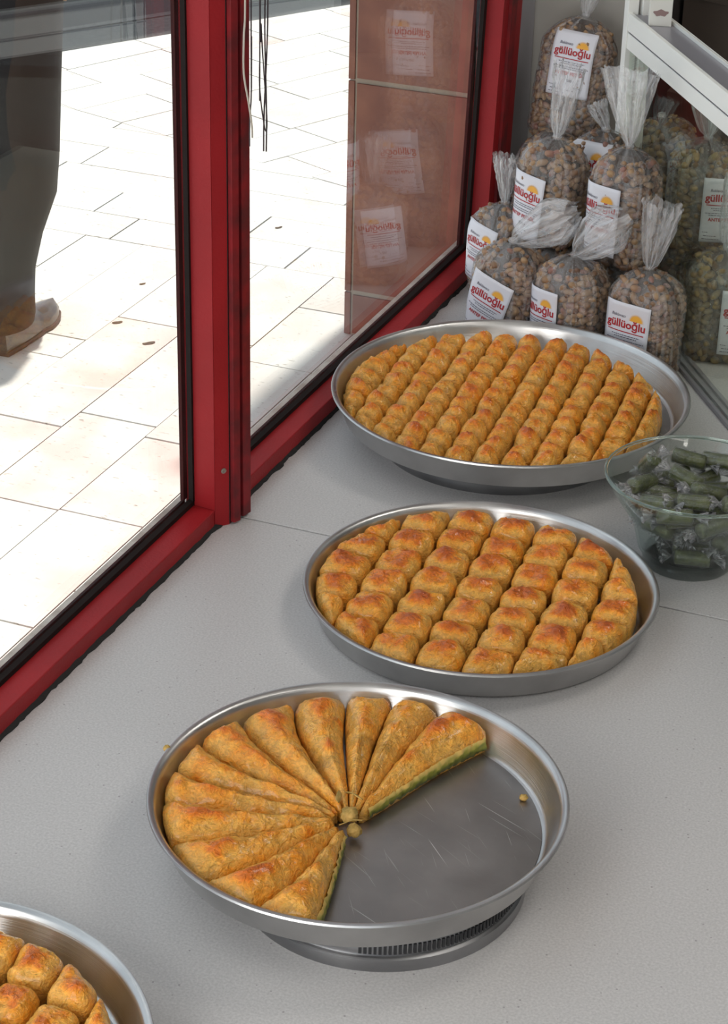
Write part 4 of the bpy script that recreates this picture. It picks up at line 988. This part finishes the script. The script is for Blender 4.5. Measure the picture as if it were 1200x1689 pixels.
# local x along the divider (towards the viewer), local y away from the camera
s0, s1 = -.352, .9
MB().box(s0 - .5 * 0, s1, -.004, .002, 0, .006, .0008).box(s0, s1, .006, .012, 0, .006, .0008).box(s0, s1, .018, .024, 0, .005, .0008).box(s0, s1, -.004, .026, 0, .0012).build('bottom_track', M['alumgrey'], dc)
MB().box(s0 + .01, s1, .0, .004, .0065, .366).build('divider_glass', M['divider'], dc)
MB().box(s0 - .012, s0 + .006, -.006, .010, 0, 1.3, .001).box(s0 - .012, s0 + .012, .014, .030, 0, 1.3, .001).build('post', M['alum'], dc)
MB().box(s0 + .006, s1, -.004, .001, .3675, .3905, .0006).build('lower_fascia', M['alum'], dc)
MB().box(s0 + .006, s1, -.002, .001, .3905, .3935).build('fascia_groove', M['groove'], dc)
MB().box(s0 + .006, s1, -.005, .001, .3935, .4195, .0006).build('upper_fascia', M['alum'], dc)
MB().box(s0 + .006, s1, .001, .040, .400, .4165).build('channel', M['alumgrey'], dc)
MB().box(s0 + .006, s1, .040, .0425, .395, .4215, .0005).box(s0 + .006, s1, .0445, .047, .395, .4205, .0005).build('rear_lip', M['alum'], dc)
pk = thing('card_packet', 'small white packet with a brown printed picture on the channel by the post', 'packet', (-.598 + dvx * -.288 - dvy * .022, 2.71 + dvy * -.288 + dvx * .022, .4165), (0, 0, radians(18)))
MB().box(-.016, .016, -.010, .010, 0, .07, .0012).build('packet_box', M['packet'], pk)
mb = MB(); pts = []
for i in range(24):
    a = 2 * pi * i / 24; pts.append((.0105 * cos(a) * (1 + .12 * sin(3 * a)), .0045 * sin(a) * (1 + .25 * sin(5 * a))))
mb.prism(pts, 0, .0004, Matrix.Translation((0, -.0101, .019)) @ Matrix.Rotation(radians(90), 4, 'X'))
mb.build('printed_picture', M['packetink'], pk)
# dark storage boxes behind
def carton(label, loc, dims, yaw):
    t = thing('storage_box', label, 'box', loc, (0, 0, yaw)); x, y, z = dims
    MB().box(-x, x, -y, y, 0, z, .002).build('box_body', M['cardboard'], t)
    MB().box(-x - .002, x + .002, -y - .002, y + .002, z * .93, z + .003, .001).build('lid', M['cardboard'], t)
carton('dull brown storage box in the dark behind the display case, lower one', (-.70, 3.42, 0), (.11, .09, .20), radians(-20))
carton('dull brown storage box in the dark behind the display case, stacked on top', (-.69, 3.43, .204), (.10, .08, .16), radians(-24))
struct('trim_3', MB().box(-.80, 2.9, 3.22, 3.74, -.8, -.002), M['darkwall'])

# ------------------------------------------------------------------ passer-by outside
pz = GZ
man = thing('person', 'person walking past outside in long black coat, dark trousers and polished shoes', 'person', (-2.50, 4.05, GZ))
def skin_obj(name, verts, edges, radii, mat, parent, root=0, sub=2):
    me = bpy.data.meshes.new(name); me.from_pydata(verts, edges, []); o = bpy.data.objects.new(name, me); COL.objects.link(o); o.parent = parent; me.materials.append(mat)
    sm = o.modifiers.new('skin', 'SKIN'); sm.use_smooth_shade = True
    sk = me.skin_vertices[0].data if me.skin_vertices else None
    if sk is None:
        bpy.context.view_layer.objects.active = o; sk = me.skin_vertices[0].data
    for i, r_ in enumerate(radii):
        sk[i].radius = r_ if isinstance(r_, tuple) else (r_, r_); sk[i].use_root = (i == root)
    ss = o.modifiers.new('sub', 'SUBSURF'); ss.levels = sub; ss.render_levels = sub
    return o
# body (naked figure: head, neck, torso, arms with hands, legs)
hv = [(-.12, .15, .93), (-.12, .15, 1.10), (-.12, .16, 1.28), (-.12, .17, 1.43), (-.12, .18, 1.52), (-.12, .20, 1.60), (-.12, .205, 1.70),
      (-.30, .17, 1.42), (-.34, .07, 1.16), (-.33, .16, .95), (-.33, .20, .86),
      (.03, .17, 1.42), (.06, .10, 1.16), (.05, .16, .95), (.05, .19, .87),
      (-.03, .14, .90), (-.02, .13, .50), (.0, .0, .10), (-.21, .13, .90), (-.23, -.05, .50), (-.22, -.33, .16)]
he = [(0, 1), (1, 2), (2, 3), (3, 4), (4, 5), (5, 6), (3, 7), (7, 8), (8, 9), (9, 10), (3, 11), (11, 12), (12, 13), (13, 14), (0, 15), (15, 16), (16, 17), (0, 18), (18, 19), (19, 20)]
hr = [.13, .12, .14, .11, .052, .085, .075, .05, .042, .028, .03, .05, .042, .028, .03, .08, .055, .04, .08, .055, .04]
skin_obj('body', hv, he, hr, M['skin'], man, 0)
for sx, px, py, pz_ in ((1, .05, .195, .855), (-1, -.33, .205, .845)):
    hb = MB()
    for f in range(4):
        x = px + (f - 1.5) * .019; l = (.062, .072, .068, .052)[f]
        hb.tube([(x, py, pz_), (x, py + .012, pz_ - l * .5), (x, py + .006, pz_ - l), (x, py - .006, pz_ - l * 1.25)], [.009, .0085, .0075, .006], 8)
    hb.tube([(px - sx * .03, py, pz_ + .02), (px - sx * .045, py + .02, pz_ - .01), (px - sx * .04, py + .03, pz_ - .035)], [.011, .010, .008], 8)
    hb.build('fingers', M['skin'], man, smooth=True)
# face details and hair
fb = MB(); fb.tube([(-.12, .275, 1.655), (-.12, .298, 1.625), (-.12, .282, 1.612)], [.006, .013, .010], 8)
for s_ in (-1, 1): fb.tube([(-.12 + s_ * .082, .20, 1.67), (-.12 + s_ * .092, .195, 1.64), (-.12 + s_ * .084, .20, 1.605)], [.008, .014, .008], 8)
fb.build('nose_and_ears', M['skin'], man, smooth=True)
hm = MB(); rings = []
for k in range(9):
    q = k / 8; z = 1.62 + .175 * q; rad = .094 * math.sqrt(max(.02, 1 - (q) ** 2.2))
    rings.append([(-.12 + rad * .92 * cos(2 * pi * i / 20), .185 + rad * 1.08 * sin(2 * pi * i / 20) - (.035 if q < .5 else 0) * max(0, sin(2 * pi * i / 20)) * 1.4, z) for i in range(20)])
hm.loft(rings).build('hair', M['hair'], man, smooth=True)
# trousers: right leg shaped to the visible front edge, left leg striding back
def ell(cx, cy, z, rx, ry, n=24): return [(cx + rx * cos(2 * pi * i / n), cy + ry * sin(2 * pi * i / n), z) for i in range(n)]
tb = MB()
tb.loft([ell(.005, -.055, .062, .062, .085), ell(.005, -.05, .085, .066, .082), ell(.0, -.045, .13, .068, .085), ell(-.005, -.035, .19, .072, .088), ell(-.01, .0, .26, .078, .098), ell(-.01, .055, .34, .084, .115), ell(-.02, .08, .43, .090, .125),
         ell(-.03, .10, .60, .10, .135), ell(-.04, .13, .80, .11, .14), ell(-.09, .15, .92, .13, .13), ell(-.12, .15, 1.0, .15, .12)])
tb.loft([ell(-.22, -.33, .14, .062, .075), ell(-.22, -.25, .25, .066, .08), ell(-.225, -.10, .45, .08, .09), ell(-.21, .05, .68, .10, .12), ell(-.17, .14, .90, .12, .13), ell(-.13, .15, .98, .14, .12)])
tb.build('trousers', M['trouser'], man, smooth=True)
cb_ = MB()
cb_.loft([ell(-.09, .055, .385, .145, .150), ell(-.09, .06, .42, .147, .152), ell(-.10, .075, .55, .15, .165), ell(-.105, .10, .70, .158, .178), ell(-.11, .12, .85, .165, .172), ell(-.12, .15, 1.0, .175, .155), ell(-.12, .155, 1.15, .17, .145), ell(-.12, .16, 1.30, .19, .15), ell(-.12, .165, 1.42, .18, .115), ell(-.12, .17, 1.48, .09, .085), ell(-.12, .175, 1.52, .07, .07)])
for pts in (((-.28, .165, 1.42), (-.31, .12, 1.30), (-.345, .07, 1.16), (-.335, .12, 1.03), (-.33, .165, .93)), ((.02, .165, 1.42), (.05, .13, 1.30), (.062, .10, 1.16), (.055, .13, 1.05), (.05, .16, .95))):
    cb_.tube(smooth_pts(pts, 4), [.085 - .035 * i / 16 for i in range(17)], 14)
cb_.build('coat', M['cloth'], man, smooth=True)
def shoe(ox, oy, oz, yaw, rx):
    mb = MB(); rings = []; sol = []
    for k in range(15):
        q = k / 14; y = -.10 + .285 * q
        wdt = (.030 + .012 * sin(min(q * 2.2, 1) * pi / 2)) * (1 if q < .6 else math.sqrt(max(.0, 1 - ((q - .6) / .405) ** 2.2)) * 1.12 if q < .995 else .05)
        wdt = max(wdt, .004); hh = .085 if q < .25 else .085 - .048 * min(1, (q - .25) / .35) if q < .6 else .037 - .020 * ((q - .6) / .4) ** 2
        zb = .012 + .010 * max(0, (q - .75) / .25) ** 2
        rings.append([(wdt * cos(a), y, zb + (hh if sin(a) > 0 else 0.0) * max(0, sin(a)) ** .7) for a in [2 * pi * i / 20 for i in range(20)]])
        sol.append([(wdt * 1.10 * sgnpow(cos(a), .5), y + .003 * q, zb - .006 + .007 * sgnpow(sin(a), .5) - (.004 if q < .28 else 0) * (sin(a) < 0)) for a in [2 * pi * i / 16 for i in range(16)]])
    Mx = Matrix.Translation((ox, oy, oz)) @ Matrix.Rotation(yaw, 4, 'Z') @ Matrix.Rotation(rx, 4, 'X')
    a = MB().loft(rings); a.V = [tuple(Mx @ Vector(v)) for v in a.V]; o = a.build('shoe', M['shoe'], man, smooth=True)
    b_ = MB().loft(sol); b_.V = [tuple(Mx @ Vector(v)) for v in b_.V]; b_.build('shoe_sole', M['sole'], o, smooth=True)
shoe(.002, -.002, 0, radians(2), 0)
shoe(-.22, -.33, .055, 0, radians(-28))
